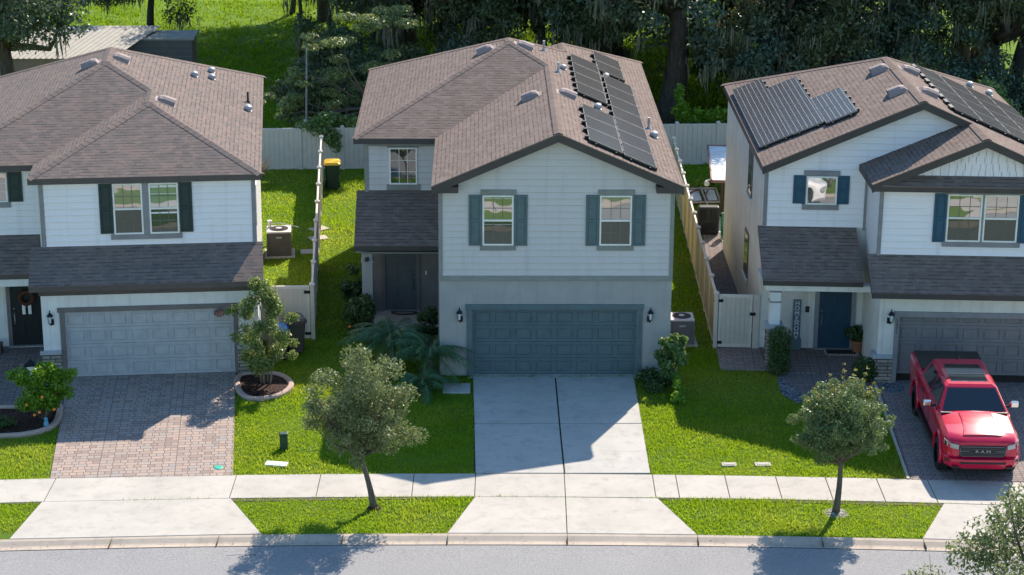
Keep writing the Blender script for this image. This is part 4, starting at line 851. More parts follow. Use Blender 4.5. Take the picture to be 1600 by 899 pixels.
def gate(name,label,p,ang,w,latch,mats,pw):
    t=thing(name,label,'gate',(p[0],p[1],0),ang)
    q=MB(); k=int(w/.16); bw=(w-.16)/k
    for j in range(k): q.box(.08+j*bw+.003,.08+(j+1)*bw-.003,-.02,.02,.1,1.72)
    q.build('gate_panel',mats[0],t)
    f=MB(); f.box(0,.08,-.035,.035,.06,1.8).box(w-.08,w,-.035,.035,.06,1.8).box(.08,w-.08,-.034,.034,1.7,1.8).box(.08,w-.08,-.034,.034,.06,.17); f.build('gate_frame',mats[2],t,bevel=.008)
    po=MB(); po.box(w+.03,w+.03+pw,-.03,.03,.03,1.8) if pw>0 else po.box(pw-.03,-.03,-.03,.03,.03,1.8); po.build('side_panel',mats[0],t,bevel=.01)
    hx=0 if latch>0 else w
    for z in (.22,1.6):
        h=MB(); h.box(hx-.17,hx+.13,-.05,-.036,z-.05,z+.05); h.build('hinge',M_['black_metal'],t,bevel=.006)
    lx=w-.04 if latch>0 else .04
    h=MB(); h.box(lx-.04,lx+.14,-.07,-.036,1.13,1.23); h.build('latch',M_['black_metal'],t,bevel=.006)
    return t
gate('garden_gate','beige vinyl gate with black hinges beside the brown bins',(-7.45,63.0),.05,1.06,-1,fm,-.45)
gate('garden_gate','beige vinyl gate with black latch at the paver landing',(6.48,62.43),-.04,1.05,1,fm,.2)

# ================================================================== YARD OBJECTS
def ac_unit(name,label,p,rz,side,size,h,pipe=True):
    t=thing(name,label,'air conditioner',(p[0],p[1],0),rz)
    s=size/2
    b=MB(); b.box(-s,s,-s,s,.08,h-.08)
    k=14
    for i in range(k):
        a=-s+size*(i+.5)/k
        for sg in (-1,1):
            b.box(a-.008,a+.008,sg*s-.012,sg*s+.012,.12,h-.12); b.box(sg*s-.012,sg*s+.012,a-.008,a+.008,.12,h-.12)
    for sx in (-1,1):
        for sy in (-1,1): b.box(sx*s-.03,sx*s+.03,sy*s-.03,sy*s+.03,.08,h-.08)
    b.build('cabinet',M_[side],t,bevel=.01)
    p_=MB(); p_.box(-s-.03,s+.03,-s-.03,s+.03,h-.08,h-.012); p_.build('top_cover',M_['ac_top'],t,bevel=.03)
    g=MB(); g.lathe((0,0,h-.011),[(s*.82,0),(s*.82,.004)],28); go=g.build('fan_opening',M_['hood_dark'],t)
    w=MB()
    for r in (.3,.5,.68,.8):
        pts=[(s*r*math.cos(a*.2244),s*r*math.sin(a*.2244),h+.005) for a in range(29)]; w.tube(pts,.005,5,cap=False)
    for a in range(12): t_=a*math.pi/6; w.tube([(s*.15*math.cos(t_),s*.15*math.sin(t_),h+.006),(s*.82*math.cos(t_),s*.82*math.sin(t_),h+.004)],.004,4)
    w.build('fan_guard',M_['ac_grey'],t)
    c=MB(); c.lathe((0,0,h),[(s*.26,0),(s*.26,.02),(s*.1,.035)],16); c.build('fan_cap',M_['ac_top'],t)
    d=MB(); d.box(-.1,.1,-s-.022,-s-.013,h-.26,h-.2); d.build('badge',M_['metal'],t)
    q=MB(); q.box(-s-.12,s+.14,-s-.1,s+.12,0,.075); q.build('base_pad',M_['concrete'],t,bevel=.01)
    if pipe:
        l=MB(); l.tube([(-s,s*.3,.3),(-s-.15,s*.4,.25),(-s-.25,s*.6,.06),(-s-.7,s*.7,.04)],.02,8); l.build('refrigerant_line',M_['black'],t)
    return t
x,y,_=W(FL,3.87,12.2); ac_unit('air_conditioner','brown air conditioner on a pad in the sunlit grass behind the left house',(x,y),.1,'ac_brown',.82,1.0)
x,y,_=W(FM,4.13,3.0); ac_unit('air_conditioner','grey air conditioner with pale top at the right corner of the middle house',(x,y),.02,'ac_grey',.72,.92)
# twig / hose bits on the left unit
x,y,_=W(FL,3.55,12.4); t=thing('hose_reel','small white hose reel behind the brown air conditioner','hose reel',(x,y,1.0),0)
m=MB(); m.lathe((0,0,0),[(.07,0),(.08,.02),(.05,.05),(.05,.16),(.09,.2),(.09,.24)],12); m.build('drum',M_['white_metal'],t); m=MB(); m.tube([(0,0,.1),(.3,.1,.12),(.7,.25,.0),(1.0,.3,-.1)],.012,6); m.build('hose',M_['white_metal'],t)
for k,(dx,dy,r) in enumerate(((4.95,12.4,.1),(5.3,14.1,.4),(5.35,15.3,.7))):
    x,y,_=W(FL,dx,dy); m=MB(); m.box(-.33,.33,-.25,.25,0,.05); o=m.build('stepping_stone',M_['concrete'],bevel=.01); o.location=(x,y,.004); o.rotation_euler=(0,0,r)
    tag(o,['nearest concrete stepping stone right of the brown air conditioner','middle concrete stepping stone by the left side fence','farthest concrete stepping stone by the left side fence'][k],'stepping stone','stepping stones behind the left house')
def cart(name,label,p,rz,body,lid,h=1.0,open_=0):
    t=thing(name,label,'bin',(p[0],p[1],0),rz)
    b=MB()
    def ring(w,d,z): 
        r=.06; return [(-w+r,-d,z),(w-r,-d,z),(w,-d+r,z),(w,d-r,z),(w-r,d,z),(-w+r,d,z),(-w,d-r,z),(-w,-d+r,z)]
    b.loft([ring(.24,.28,.06),ring(.245,.285,.2),ring(.29,.34,h-.12),ring(.325,.375,h-.11),ring(.325,.375,h-.05)],close=True); b.build('body',M_[body],t,bevel=.008)
    l=MB(); l.loft([ring(.335,.39,h-.05),ring(.335,.39,h-.01),ring(.28,.33,h+.05),ring(.1,.12,h+.065)],close=True); l.build('lid',M_[lid],t,bevel=.01)
    w=MB()
    for s in (-1,1): w.cyl((s*.2,.33,.13),(s*.29,.33,.13),.13,16)
    w.build('wheel',M_['tyre'],t); hd=MB(); hd.tube([(-.22,.38,h-.02),(-.22,.46,h),(.22,.46,h),(.22,.38,h-.02)],.018,8); hd.build('handle',M_[body],t)
    return t
cart('wheeled_bin','brown wheeled bin with blue lid behind the young tree by the left garage',(-7.22,61.3),.15,'bin_brown','bin_blue')
cart('wheeled_bin','brown wheeled bin with brown lid against the left garden gate',(-6.78,61.9),.35,'bin_brown','bin_brown',1.12)
cart('wheeled_bin','dark green wheeled bin with yellow lid on the grass by the side fence',(-7.2,81.2),.08,'bin_green','yellow',1.12)
# utility bits
t=thing('utility_pedestal','green utility pedestal standing in the lawn left of the street tree','utility box',(*W(FM,-7.66,-5.85)[:2],0),.1)
m=MB(); m.box(-.11,.11,-.09,.09,0,.42); m.build('body',M_['green_box'],t,bevel=.012); m=MB(); m.box(-.125,.125,-.105,.105,.421,.5); m.build('cover',M_['green_box'],t,bevel=.03)
for k,(px,py,w,d,lb,mt) in enumerate((( -7.76,-7.0,.3,.14,'white broken valve cover lying in the lawn by the sidewalk','frame_white'),(4.54,-6.98,.2,.12,'rectangular meter lid nearer the middle driveway','concrete'),(5.46,-6.98,.22,.13,'rectangular meter lid nearer the round street tree','concrete'))):
    m=MB(); m.box(-w,w,-d,d,0,.05); m.box(-w*.7,w*.7,-d*.6,d*.6,.051,.062); o=m.build('meter_cover',M_[mt],bevel=.012); o.location=(*W(FM,px,py)[:2],-.015 if k else .02); o.rotation_euler=(0,0,.03 if k else -.15); tag(o,lb,'cover')
m=MB(); m.lathe((0,0,0),[(.0,.02),(.1,.02),(.13,.01),(.14,0)][::-1],20); o=m.build('round_cover',M_['teal']); o.location=(*W(FL,2.18,-7.42)[:2],.037); tag(o,'round teal cover set in the left paver driveway','cover')
# brown trailing box, folded frame, shelter, hose in the right side yard
x,y,_=W(FR,-4.98,15.5); t=thing('storage_box','black moulded storage case standing upright on the side path','case',(x,y,0),.0)
m=MB()
def rr(w,d,z,r=.1): return [(-w+r,-d,z),(w-r,-d,z),(w,-d+r,z),(w,d-r,z),(w-r,d,z),(-w+r,d,z),(-w,d-r,z),(-w,-d+r,z)]
m.box(-.4,.4,-.17,.17,.04,1.12); m.build('shell',M_['black'],t,bevel=.07)
m=MB()
for sx in (-1,1): m.box(sx*.19-.1,sx*.19+.1,-.2,-.172,.62,1.02)
m.box(-.24,.24,-.2,-.172,.2,.5); m.build('moulded_ribs',M_['black_metal'],t,bevel=.025); m=MB()
for sx in (-1,1): m.cyl((sx*.3-.04,-.1,.06),(sx*.3+.04,-.1,.06),.06,12)
m.build('wheel',M_['tyre'],t)
x,y,_=W(FR,-4.95,20.1); t=thing('folding_frame','pink and white metal frame lying on the grass behind the black case','frame',(x,y,.12),.1)
m=MB(); 
for a,b in (((-.6,-.55,0),(.6,-.55,0)),((-.6,.55,.25),(.6,.55,.25)),((-.6,-.55,0),(-.6,.55,.25)),((.6,-.55,0),(.6,.55,.25)),((0,-.9,0),(0,.55,.3))): m.tube([a,b],.045,6)
m.build('frame_tube',M_['pink'],t)
m=MB(); m.add([(.12,-.45,.04),(.5,-.45,.04),(.5,.4,.24),(.12,.4,.24)],[(0,1,2,3)]); m.add([(-.5,-.45,.04),(-.12,-.45,.04),(-.12,.4,.24),(-.5,.4,.24)],[(0,1,2,3)]); m.build('panel',M_['white_board'],t)
m=MB(); m.tube([(-.5,.1,.2),(-.3,.3,.26),(-.1,.2,.3)],.05,6); m.tube([(.05,-.2,.2),(.2,.1,.3)],.04,6); m.build('strap',M_['rust'],t)
x,y,_=W(FR,-3.2,20.2); t=thing('shelter','low shelter with white flat roof and dark brown post behind the right house','shelter',(x,y,0),-.06)
m=MB(); m.box(-1.5,2.6,-2.7,2.6,1.5,1.56); m.build('roof_panel',M_['white_board'],t); m=MB()
m.box(-1.56,-1.501,-2.7,2.6,1.46,1.6).box(-1.56,2.6,2.601,2.66,1.46,1.6).box(-1.5,2.6,-2.74,-2.701,1.46,1.57); m.build('roof_edge',M_['rust'],t)
for px,py in ((-1.12,-2.55),(2.4,-2.55),(-1.3,2.4)):
    m=MB(); m.box(px-.06,px+.06,py-.06,py+.06,0,1.5); m.build('post',M_['brown_wood'],t,bevel=.01)
m=MB(); m.tube([(-1.12,-2.6,.06),(-2.0,-3.9,.06)],.055,6); m.build('ground_rail',M_['rust'],t); m=MB(); m.lathe((-1.7,-2.3,1.3),[(.02,-.1),(.1,-.06),(.1,.06),(.06,.12)],10); m.tube([(-1.55,-2.4,1.5),(-1.7,-2.35,1.44)],.03,6); m.build('flood_lamp',M_['frame_white'],t)
x,y,_=W(FR,-4.42,14.9); t=thing('garden_hose','green garden hose hanging in coils on the right house side wall','hose',(x,y,0),-.04)
m=MB()
for k in range(7):
    r=.28+.03*k; pts=[(-.03-.03*(k%3),r*.5*math.sin(a*.314),.75+r*math.cos(a*.314)-.1*k*.4) for a in range(21)]; m.tube(pts,.022,6,cap=False)
m.tube([(-.05,.05,.4),(-.1,-.1,.1),(-.05,-.5,.03),(.0,-1.0,.03)],.02,6); m.build('hose_coil',M_['green_bright'],t); m=MB(); m.tube([(.05,0,.9),(-.15,0,.9),(-.15,0,1.0)],.03,6); m.build('hose_hanger',M_['black_metal'],t)
# right porch: leaning sign, mat, pot, item in garage
x,y,_=W(FR,-2.83,2.72); t=thing('porch_sign','tall narrow board sign with white HOME HOME lettering leaning by the navy door','sign',(x,y,.06),-.04); t.rotation_euler=(R_(-2),0,-.04)
m=MB(); m.box(-.12,.12,-.02,.02,.0,1.62); m.build('board',M_['sign'],t,bevel=.008)
text_mesh('H\nO\nM\nE',.2,.004,(0,-.024,1.26),(R_(90),0,0),M_['sign_txt'],t,'lettering',.82); text_mesh('sweet',.075,.003,(0,-.024,.93),(R_(90),0,0),M_['sign_txt'],t,'small_lettering'); text_mesh('H\nO\nM\nE',.2,.004,(0,-.024,.6),(R_(90),0,0),M_['sign_txt'],t,'lettering',.82)
m=MB(); m.box(-.16,.16,-.12,.1,0,.36); m.build('planter_base',M_['trim_teal'],t,bevel=.015)
def doormat(label,p,rz,w,d,round_=False):
    t=thing('doormat',label,'doormat',(p[0],p[1],p[2]),rz)
    if round_:
        n=18; pts=[(w*math.cos(math.pi+math.pi*i/n),d*math.sin(math.pi+math.pi*i/n)) for i in range(n+1)]
        m=MB(); m.slab([(a,b,.018) for a,b in pts],.018); m.build('pile',M_['mat_pale'],t); m=MB(); m.tube([(a,b,.02) for a,b in pts]+[(pts[0][0],pts[0][1],.02)],.03,6); m.build('border',M_['black'],t)
    else:
        m=MB(); m.box(-w,w,-d,d,0,.018); m.build('pile',M_['mat_dark'],t); m=MB(); m.box(-w-.06,-w,-d,d,0,.022).box(w,w+.06,-d,d,0,.022)
        for i in range(12): m.cyl((-w+2*w*(i+.5)/12,-d,.012),(-w+2*w*(i+.5)/12,-d-.07,.012),.03,6)
        m.build('border',M_['mat_pale'],t)
doormat('black rectangular doormat with pale border in front of the navy door',W(FR,-1.42,2.52,.062),-.04,.46,.24)
doormat('half-round doormat with dark rim in front of the slate door',W(FM,-4.72,5.55,.152),.0,.42,.24,True)
# left porch odds and ends
x,y,_=W(FL,-3.55,-.2); t=thing('lantern','white and black lantern on the left porch behind the leafy bush','lantern',(x,y,.03),.2)
m=MB(); m.box(-.17,.17,-.17,.17,0,.05).box(-.17,.17,-.17,.17,.52,.58); m.add([(-.19,-.19,.58),(.19,-.19,.58),(.19,.19,.58),(-.19,.19,.58),(0,0,.72)],[(0,1,4),(1,2,4),(2,3,4),(3,0,4),(3,2,1,0)])
for sx in (-1,1):
    for sy in (-1,1): m.box(sx*.15-.02,sx*.15+.02,sy*.15-.02,sy*.15+.02,.05,.52)
m.build('frame',M_['black_metal'],t); m=MB(); m.box(-.14,.14,-.14,.14,.06,.51); m.build('glass',M_['frame_white'],t)
x,y,_=W(FL,-3.92,2.74); t=thing('door_wreath','dark red-brown wreath hanging on the black front door','wreath',(x,y,1.72),.109)
m=MB(); m.tube([(.2*math.cos(a*.3142),-.05,.2*math.sin(a*.3142)) for a in range(21)],.07,7,cap=False); m.build('ring',M_['wreath'],t); m=MB()
for a in (-.09,.09): m.box(a-.05,a+.05,-.09,-.06,-.52,-.2)
m.build('hanging_figures',M_['frame_white'],t,bevel=.01)
x,y,_=W(FL,-4.95,2.3); t=thing('porch_figure','black scroll-shaped porch ornament on a wooden crate at the photo edge','ornament',(x,y,.1),.1)
m=MB(); m.box(-.25,.25,-.18,.18,0,.3); m.build('crate',M_['brown_wood'],t,bevel=.01); m=MB(); m.tube([(0,0,.3),(.06,0,.6),(-.06,0,.85),(.05,0,1.05),(-.03,0,1.2)],[.03,.05,.03,.05,.02],8); m.box(-.12,.12,-.02,.02,.78,.82); m.box(-.15,.15,-.02,.02,1.0,1.04); m.build('scroll',M_['black_metal'],t)
x,y,_=W(FL,2.1,-.08); t=thing('hanging_decoration','small dried leaf decoration hung on the white garage door','decoration',(x,y,1.98),.109)
m=MB()
for a in range(9): 
    q=a*.7; m.tube([(0,0,0),(.16*math.cos(q),-.04,.12*math.sin(q))],[.02,.045],5)
m.build('leaves',M_['rust'],t)
x,y,_=W(FR,.12,.0); t=thing('paint_bucket','pale bucket under the half-open taupe garage door','bucket',(x+.02,y+.35,.04),0)
m=MB(); m.lathe((0,0,0),[(.1,0),(.13,.28),(.14,.3)],14); m.build('pail',M_['frame_white'],t); m=MB(); m.tube([(-.13,0,.27),(-.08,-.1,.38),(.08,-.1,.38),(.13,0,.27)],.01,5); m.build('bail',M_['metal'],t)
# shed far left
t=thing('shed','long low shed with white corrugated roof behind the left house','shed',(-18.2,97.5,0),.03)
m=MB(); n=60; vs=[];fs=[]
x0,x1,x2=-16,-.4,1.2
for i in range(n*2+1):
    a=i/(n*2); z=.035*(i%2)
    vs+= [(x0+(x1-x0)*a,-2.0,2.25+z),(x0+(x2-x0)*a,3.4,2.75+z)]
fs=[(2*i,2*i+2,2*i+3,2*i+1) for i in range(n*2)]
m.add(vs,fs); m.build('corrugated_roof',M_['corr'],t)
m=MB(); m.box(-15.8,-.6,-1.7,3.2,0,2.2); m.build('wall',M_['shed'],t)
m=MB(); m.box(-.55,2.9,1.4,3.2,0,2.45); m.build('end_wall',M_['shed_g'],t); m=MB(); m.box(-.6,3.0,1.35,3.5,2.451,2.53); m.build('end_roof',M_['corr'],t)
m=MB()
for k in range(9): m.box(-.55,2.9,1.375,1.399,.1+k*.26,.115+k*.26)
m.build('wall_batten',M_['shed'],t)
# pole
t=thing('utility_pole','thin pale metal pole standing beyond the back fence in the shade','pole',(-8.75,86.5,0),0)
m=MB(); m.tube([(0,0,0),(.05,.02,2.2),(.12,.02,4.6)],[.05,.045,.035],8); m.build('shaft',M_['trim_slate'],t); m=MB(); m.box(-.12,.1,-.1,-.06,.9,1.6); m.build('meter_cabinet',M_['white_metal'],t,bevel=.02)

rd=random.Random(5); m=MB()
for i in range(260):
    x=rd.uniform(-14,13); y=47.95+yo(x)+abs(rd.gauss(0,.1)); a=rd.uniform(0,3.1); r=rd.uniform(.012,.035); c,s_=math.cos(a)*r,math.sin(a)*r
    z=-.03 if y<48.12+yo(x) else .0
    m.add([(x-c,y-s_,z),(x+s_*.5,y-c*.5,z+.006),(x+c,y+s_,z),(x-s_*.5,y+c*.5,z+.006)],[(0,1,2,3)])
o=m.build('leaf_litter',M_['rust']); o['kind']='stuff'; o['label']='tiny dry leaves and grit along the kerb gutter'
m=MB()
for pts in (((-7.0,47.35),(-6.6,47.4)),((-6.6,47.3),(-6.3,47.42),(-6.28,47.3))):
    for a,b in zip(pts[:-1],pts[1:]):
        d=Vector((b[0]-a[0],b[1]-a[1])).normalized(); n=Vector((-d.y,d.x))*.006
        za=-.06+.04*max(0,(47.92-a[1])/3.42)+.006; zb=-.06+.04*max(0,(47.92-b[1])/3.42)+.006
        m.add([(a[0]-n.x,a[1]-n.y+yo(a[0]),za),(b[0]-n.x,b[1]-n.y+yo(b[0]),zb),(b[0]+n.x,b[1]+n.y+yo(b[0]),zb),(a[0]+n.x,a[1]+n.y+yo(a[0]),za)],[(0,1,2,3)])
o=m.build('crack_sealant',M_['black']); o['kind']='structure'
# ================================================================== VEGETATION
def leaf_quads(P,N,size,rng,aspect=.5):
    """diamond leaves at P with normals N"""
    n=len(P); N=N/np.maximum(np.linalg.norm(N,axis=1,keepdims=True),1e-6)
    a=rng.normal(size=(n,3)); a-=N*(a*N).sum(1,keepdims=True); a/=np.maximum(np.linalg.norm(a,axis=1,keepdims=True),1e-6)
    b=np.cross(N,a); L=(size*rng.uniform(.6,1.35,n))[:,None]
    V=np.stack([P-a*L*.5,P+b*L*.5*aspect+N*L*.06,P+a*L*.5,P-b*L*.5*aspect+N*L*.06],1).reshape(-1,3)
    return V,np.arange(4*n).reshape(n,4)
def clump_points(clumps,n,rng,fill=.45):
    c=np.array([q[0] for q in clumps],float); r=np.array([q[1] if hasattr(q[1],'__len__') else (q[1],)*3 for q in clumps],float)
    w=(r.prod(1))**(2/3.); k=rng.choice(len(c),n,p=w/w.sum())
    d=rng.normal(size=(n,3)); d/=np.linalg.norm(d,axis=1,keepdims=True)
    u=rng.uniform(0,1,n)**fill
    return c[k]+d*r[k]*u[:,None], d
def crown(name,clumps,n,size,mat,rng,parent=None,up=.35,aspect=.5,fill=.45,rand=.8):
    P,d=clump_points(clumps,n,rng,fill); N=d*.6+rng.normal(size=(n,3))*rand+np.array([0,0,up])
    V,F=leaf_quads(P,N,size,rng,aspect); return npmesh(name,V,F,mat,parent)
def ellipsoid_clumps(c,R,k,rng,r=(.28,.45),shell=.72):
    out=[]
    for i in range(k):
        d=rng.normal(size=3); d/=np.linalg.norm(d); s=shell*rng.uniform(.75,1.15)
        rr=rng.uniform(*r)*np.mean(R); out.append((np.array(c)+d*np.array(R)*s,(rr,rr,rr*.8)))
    return out
def limbs(mb,base,top,r0,r1,targets,rng,bend=.15,n=6):
    """trunk from base to top and limbs from the top to each target"""
    b=np.array(base,float);t=np.array(top,float)
    pts=[];rs=[]
    for i in range(n+1):
        a=i/n; p=b+(t-b)*a+np.array([math.sin(a*3.1)*bend*.3,math.cos(a*2.3)*bend*.2-bend*.2,0]); pts.append(tuple(p)); rs.append(r0+(r1-r0)*a+(r0*.35*(1-a)**6))
    mb.tube(pts,rs,12)
    for q in targets:
        q=np.array(q,float); m=(t+q)/2+rng.normal(size=3)*bend*.6; m[2]-=.05*abs(q[2]-t[2]); L=np.linalg.norm(q-t)
        mb.tube([tuple(t-(t-b)/np.linalg.norm(t-b)*r1),tuple((t+m)/2+rng.normal(size=3)*bend*.15),tuple(m),tuple((m+q)/2+rng.normal(size=3)*bend*.2),tuple(q)],[r1*.75,r1*.6,r1*.45,r1*.3,r1*.12],7)
def twigs(mb,clumps,t,rng,r=.012,k=3):
    for c,rr in clumps:
        for i in range(k):
            d=rng.normal(size=3); d/=np.linalg.norm(d); rr0=rr if not hasattr(rr,'__len__') else rr[0]
            mb.tube([tuple(c),tuple(np.array(c)+d*rr0*.95)],[r,r*.3],5,cap=False)

# ---- street trees
rng=np.random.default_rng(21)
t=thing('street_tree','leaning olive-grey street tree with loose crown in the verge left of the middle driveway','tree',W(FM,-4.98,-9.85),0)
tc=np.array([-.32,.15,2.75])
cl=ellipsoid_clumps(tc,(1.25,1.25,1.3),18,rng,(.3,.44),.62)+ellipsoid_clumps(tc,(1.3,1.3,1.35),46,rng,(.11,.22),.95)+[(tc,(.85,.85,.95)),(tc+[-1.05,0,-.35],(.5,.4,.3)),(tc+[-.7,0,-.5],(.5,.4,.35)),(tc+[.95,-.1,-.6],(.45,.4,.3)),(tc+[1.35,-.1,-.75],(.42,.4,.25)),(tc+[1.1,0,.35],(.45,.4,.3)),(tc+[-.85,.1,.7],(.45,.4,.3)),(tc+[-.1,0,1.35],(.45,.45,.35)),(tc+[.8,.2,.95],(.4,.4,.3))]
crown('crown',cl,25000,.078,M_['street'],rng,t,.3,.5,.5)
mb=MB(); limbs(mb,(0,0,0),(-.33,.05,1.45),.085,.055,[c for c,r in cl[::3]],rng,.1); twigs(mb,cl,None,rng,.008,2); mb.build('trunk',M_['bark'],t,smooth=True)
m=MB(); m.lathe((0,0,0),[(.2,.0),(.15,.05),(.1,.07)],14); m.build('soil_ring',M_['mulch'],t)
t=thing('street_tree','round dense street tree with twiggy top in the verge by the red truck','tree',W(FR,-2.86,-9.72),0)
tc=np.array([.05,0,2.55])
cl=ellipsoid_clumps(tc,(1.18,1.18,1.0),30,rng,(.3,.42),.7)+ellipsoid_clumps(tc,(1.2,1.2,1.0),60,rng,(.1,.2),.96)+[(tc,(.95,.95,.85))]
crown('crown',cl,32000,.072,M_['street2'],rng,t,.35,.5,.4)
tw=[]
for a,b,h in ((-.75,0,.75),(-.35,.1,1.05),(-.05,0,1.35),(.25,.1,1.2),(.7,0,.9),(.95,.1,.75),(-.95,0,.5),(.5,-.1,1.3)):
    for k in range(4): tw.append((tc+np.array([a*.8+a*.08*k,b,h*.75+h*.13*k]),.09-.012*k))
crown('new_shoots',tw,700,.06,M_['yellowing'],rng,t,.3,.5,.8)
mb=MB(); limbs(mb,(0,0,0),(.05,0,1.45),.085,.06,[c for c,r in cl[::3]],rng,.08); twigs(mb,cl,None,rng,.008,2); mb.build('trunk',M_['bark'],t,smooth=True)
m=MB(); m.lathe((0,0,0),[(.34,.005),(.2,.04),(.1,.06)],14); m.build('pebble_ring',M_['whitestone'],t)
t=thing('street_tree','leafy olive tree reaching in from the lower right corner in front of the road','tree',(11.35,39.9,0),0)
tc=np.array([.15,0,3.3])
cl=ellipsoid_clumps(tc,(2.3,2.3,1.35),34,rng,(.2,.34),.8)+[(tc+[.2,0,-.2],(1.5,1.5,1.0))]+[(tc+np.array([-1.4,0,1.0]),(.35,.35,.4)),(tc+np.array([-1.25,0,1.55]),(.22,.22,.3)),(tc+np.array([-2.7,0,-.4]),(.6,.5,.3)),(tc+np.array([-3.0,.2,-.5]),(.3,.3,.2)),(tc+np.array([-.6,0,1.2]),(.5,.5,.4))]
crown('crown',cl,16000,.11,M_['street'],rng,t,.3,.42,.6)
mb=MB(); limbs(mb,(0,0,0),(0,0,1.6),.11,.08,[c for c,r in cl[::2]],rng,.15); twigs(mb,cl,None,rng,.01,3); mb.build('trunk',M_['bark'],t,smooth=True)

# ---- planting beds
def scalloped_bed(label,fr,pts,closed=True,parts=True):
    t=thing('flower_bed',label,'flower bed',(0,0,0),0)
    P=[Vector((*W(fr,*p)[:2],0)) for p in pts]
    # smooth closed curve
    Q=[]
    n=len(P)
    for i in range(n if closed else n-1):
        p0,p1,p2,p3=P[(i-1)%n] if closed or i>0 else P[i],P[i],P[(i+1)%n],P[(i+2)%n] if closed or i+2<n else P[i+1]
        for k in range(6):
            u=k/6; Q.append(.5*((2*p1)+(p2-p0)*u+(2*p0-5*p1+4*p2-p3)*u*u+(-p0+3*p1-3*p2+p3)*u**3))
    if not closed: Q.append(P[-1])
    e=MB(); secs=[]
    for i,p in enumerate(Q):
        d=(Q[(i+1)%len(Q)]-Q[i-1]) if closed else (Q[min(i+1,len(Q)-1)]-Q[max(i-1,0)]); d.normalize(); s=Vector((d.y,-d.x,0))
        secs.append([tuple(p+s*a+Vector((0,0,z))) for a,z in ((-.09,0),(-.085,.09),(-.05,.125),(.05,.125),(.085,.09),(.09,0))])
    if closed: secs.append(secs[0])
    e.loft(secs,caps=False); e.build('edging',M_['scallop'],t)
    m=MB(); m.poly([(p.x,p.y,.06) for p in Q]); m.build('mulch',M_['mulch'],t)
    return t
scalloped_bed('kidney-shaped mulch bed with pink edging under the young tree right of the left garage',FL,[(2.66,-.35),(2.62,-1.5),(2.9,-2.25),(3.37,-2.38),(3.89,-2.05),(4.18,-1.34),(3.98,-.6),(3.5,-.25)])
scalloped_bed('corner mulch bed with pink edging below the leafy bush left of the left driveway',FL,[(-7.0,-2.5),(-3.0,-2.48),(-2.56,-2.3),(-2.46,-3.3),(-2.6,-4.05),(-3.1,-4.5),(-4.0,-4.65),(-7.0,-4.7)])
# young tree in the left bed
rng=np.random.default_rng(5)
t=thing('crape_tree','young multi-stemmed tree with loose light leaves in the pink-edged bed','tree',W(FL,3.4,-1.05),0)
cl=[]
for z,w in ((.7,.42),(.95,.55),(1.3,.62),(1.65,.7),(2.0,.66),(2.35,.58),(2.7,.42),(3.05,.28)):
    for k in range(6):
        a=rng.uniform(0,6.28); cl.append((np.array([w*math.cos(a)*rng.uniform(.4,1.05),w*math.sin(a)*rng.uniform(.4,1),z+rng.uniform(-.15,.15)]),rng.uniform(.17,.3)))
cl+=[(np.array([.95,0,2.15]),.16),(np.array([.8,0,2.1]),.2),(np.array([-.85,0,2.35]),.2),(np.array([-1.0,0,2.3]),.13),(np.array([.9,0,1.35]),.16),(np.array([.85,0,.95]),.18),(np.array([-.8,0,1.5]),.18),(np.array([-.15,0,3.2]),.15)]
crown('crown',cl,11000,.09,M_['crape'],rng,t,.3,.5,.6)
mb=MB()
for a,b,c in ((-.12,.0,1.9),(.1,.05,2.2),(.22,-.05,1.7),(-.02,-.06,2.5)):
    mb.tube([(a*.8,b,0.05),(a*1.1,b*1.4,.6),(a*1.6,b*2,c*.6),(a*1.9,b*2.2,c)],[.035,.03,.02,.008],8)
for c,r in cl: mb.tube([(c[0]*.25,c[1]*.25,c[2]*.72),tuple(c)],[.012,.004],5,cap=False)
mb.build('stem',M_['bark_l'],t,smooth=True)
def bush(name,label,p,clumps,n,size,mat,seed,aspect=.5,up=.4,fill=.5,cat='bush',stem=True):
    rng=np.random.default_rng(seed); t=thing(name,label,cat,p,0)
    crown('foliage',clumps,n,size,M_[mat],rng,t,up,aspect,fill)
    if stem:
        mb=MB()
        for c,r in clumps[::2]: mb.tube([(0,0,0),(c[0]*.5,c[1]*.5,c[2]*.6),tuple(c)],[.025,.018,.006],6)
        mb.build('stem',M_['bark'],t)
    return t
rng=np.random.default_rng(8)
bush('leafy_bush','bright green leafy bush with orange fruit beside the left garage stone pier',W(FL,-2.85,-3.45),ellipsoid_clumps((0,0,1.0),(.85,.65,.85),26,rng,(.25,.38),.78)+[((.85,0,1.5),(.22,.2,.12)),((-.85,0,1.4),(.22,.2,.15)),((0,0,.9),(.6,.5,.6))],7500,.12,'bright',31,.4)
t=C.objects['leafy_bush']; 
for a,b,c in ((.15,-.7,1.0),(-.3,-.68,.75),(.45,-.62,.6),(.05,-.72,.55),(-.1,-.68,.45)):
    m=MB(); m.lathe((a,b,c),[(.001,-.045),(.04,-.02),(.045,.01),(.03,.04),(.001,.05)],8); m.build('fruit',M_['orange'],t)
m=MB(); m.lathe((0,0,0),[(.06,0),(.08,.1),(.05,.2),(.06,.27),(.0,.32)],10); o=m.build('garden_figurine',M_['blue_tape']); o.location=W(FL,-2.72,-4.1,.06); tag(o,'small pale blue garden figurine at the edge of the corner mulch bed','figurine')
bush('groundcover_plant','low grey-green tufted plant in the corner mulch bed at the photo edge',W(FL,-4.1,-3.9,.05),[((0,0,.15),(.4,.35,.2)),((.3,.1,.12),(.25,.25,.15))],700,.12,'hedge',33,.2)
rng=np.random.default_rng(9)
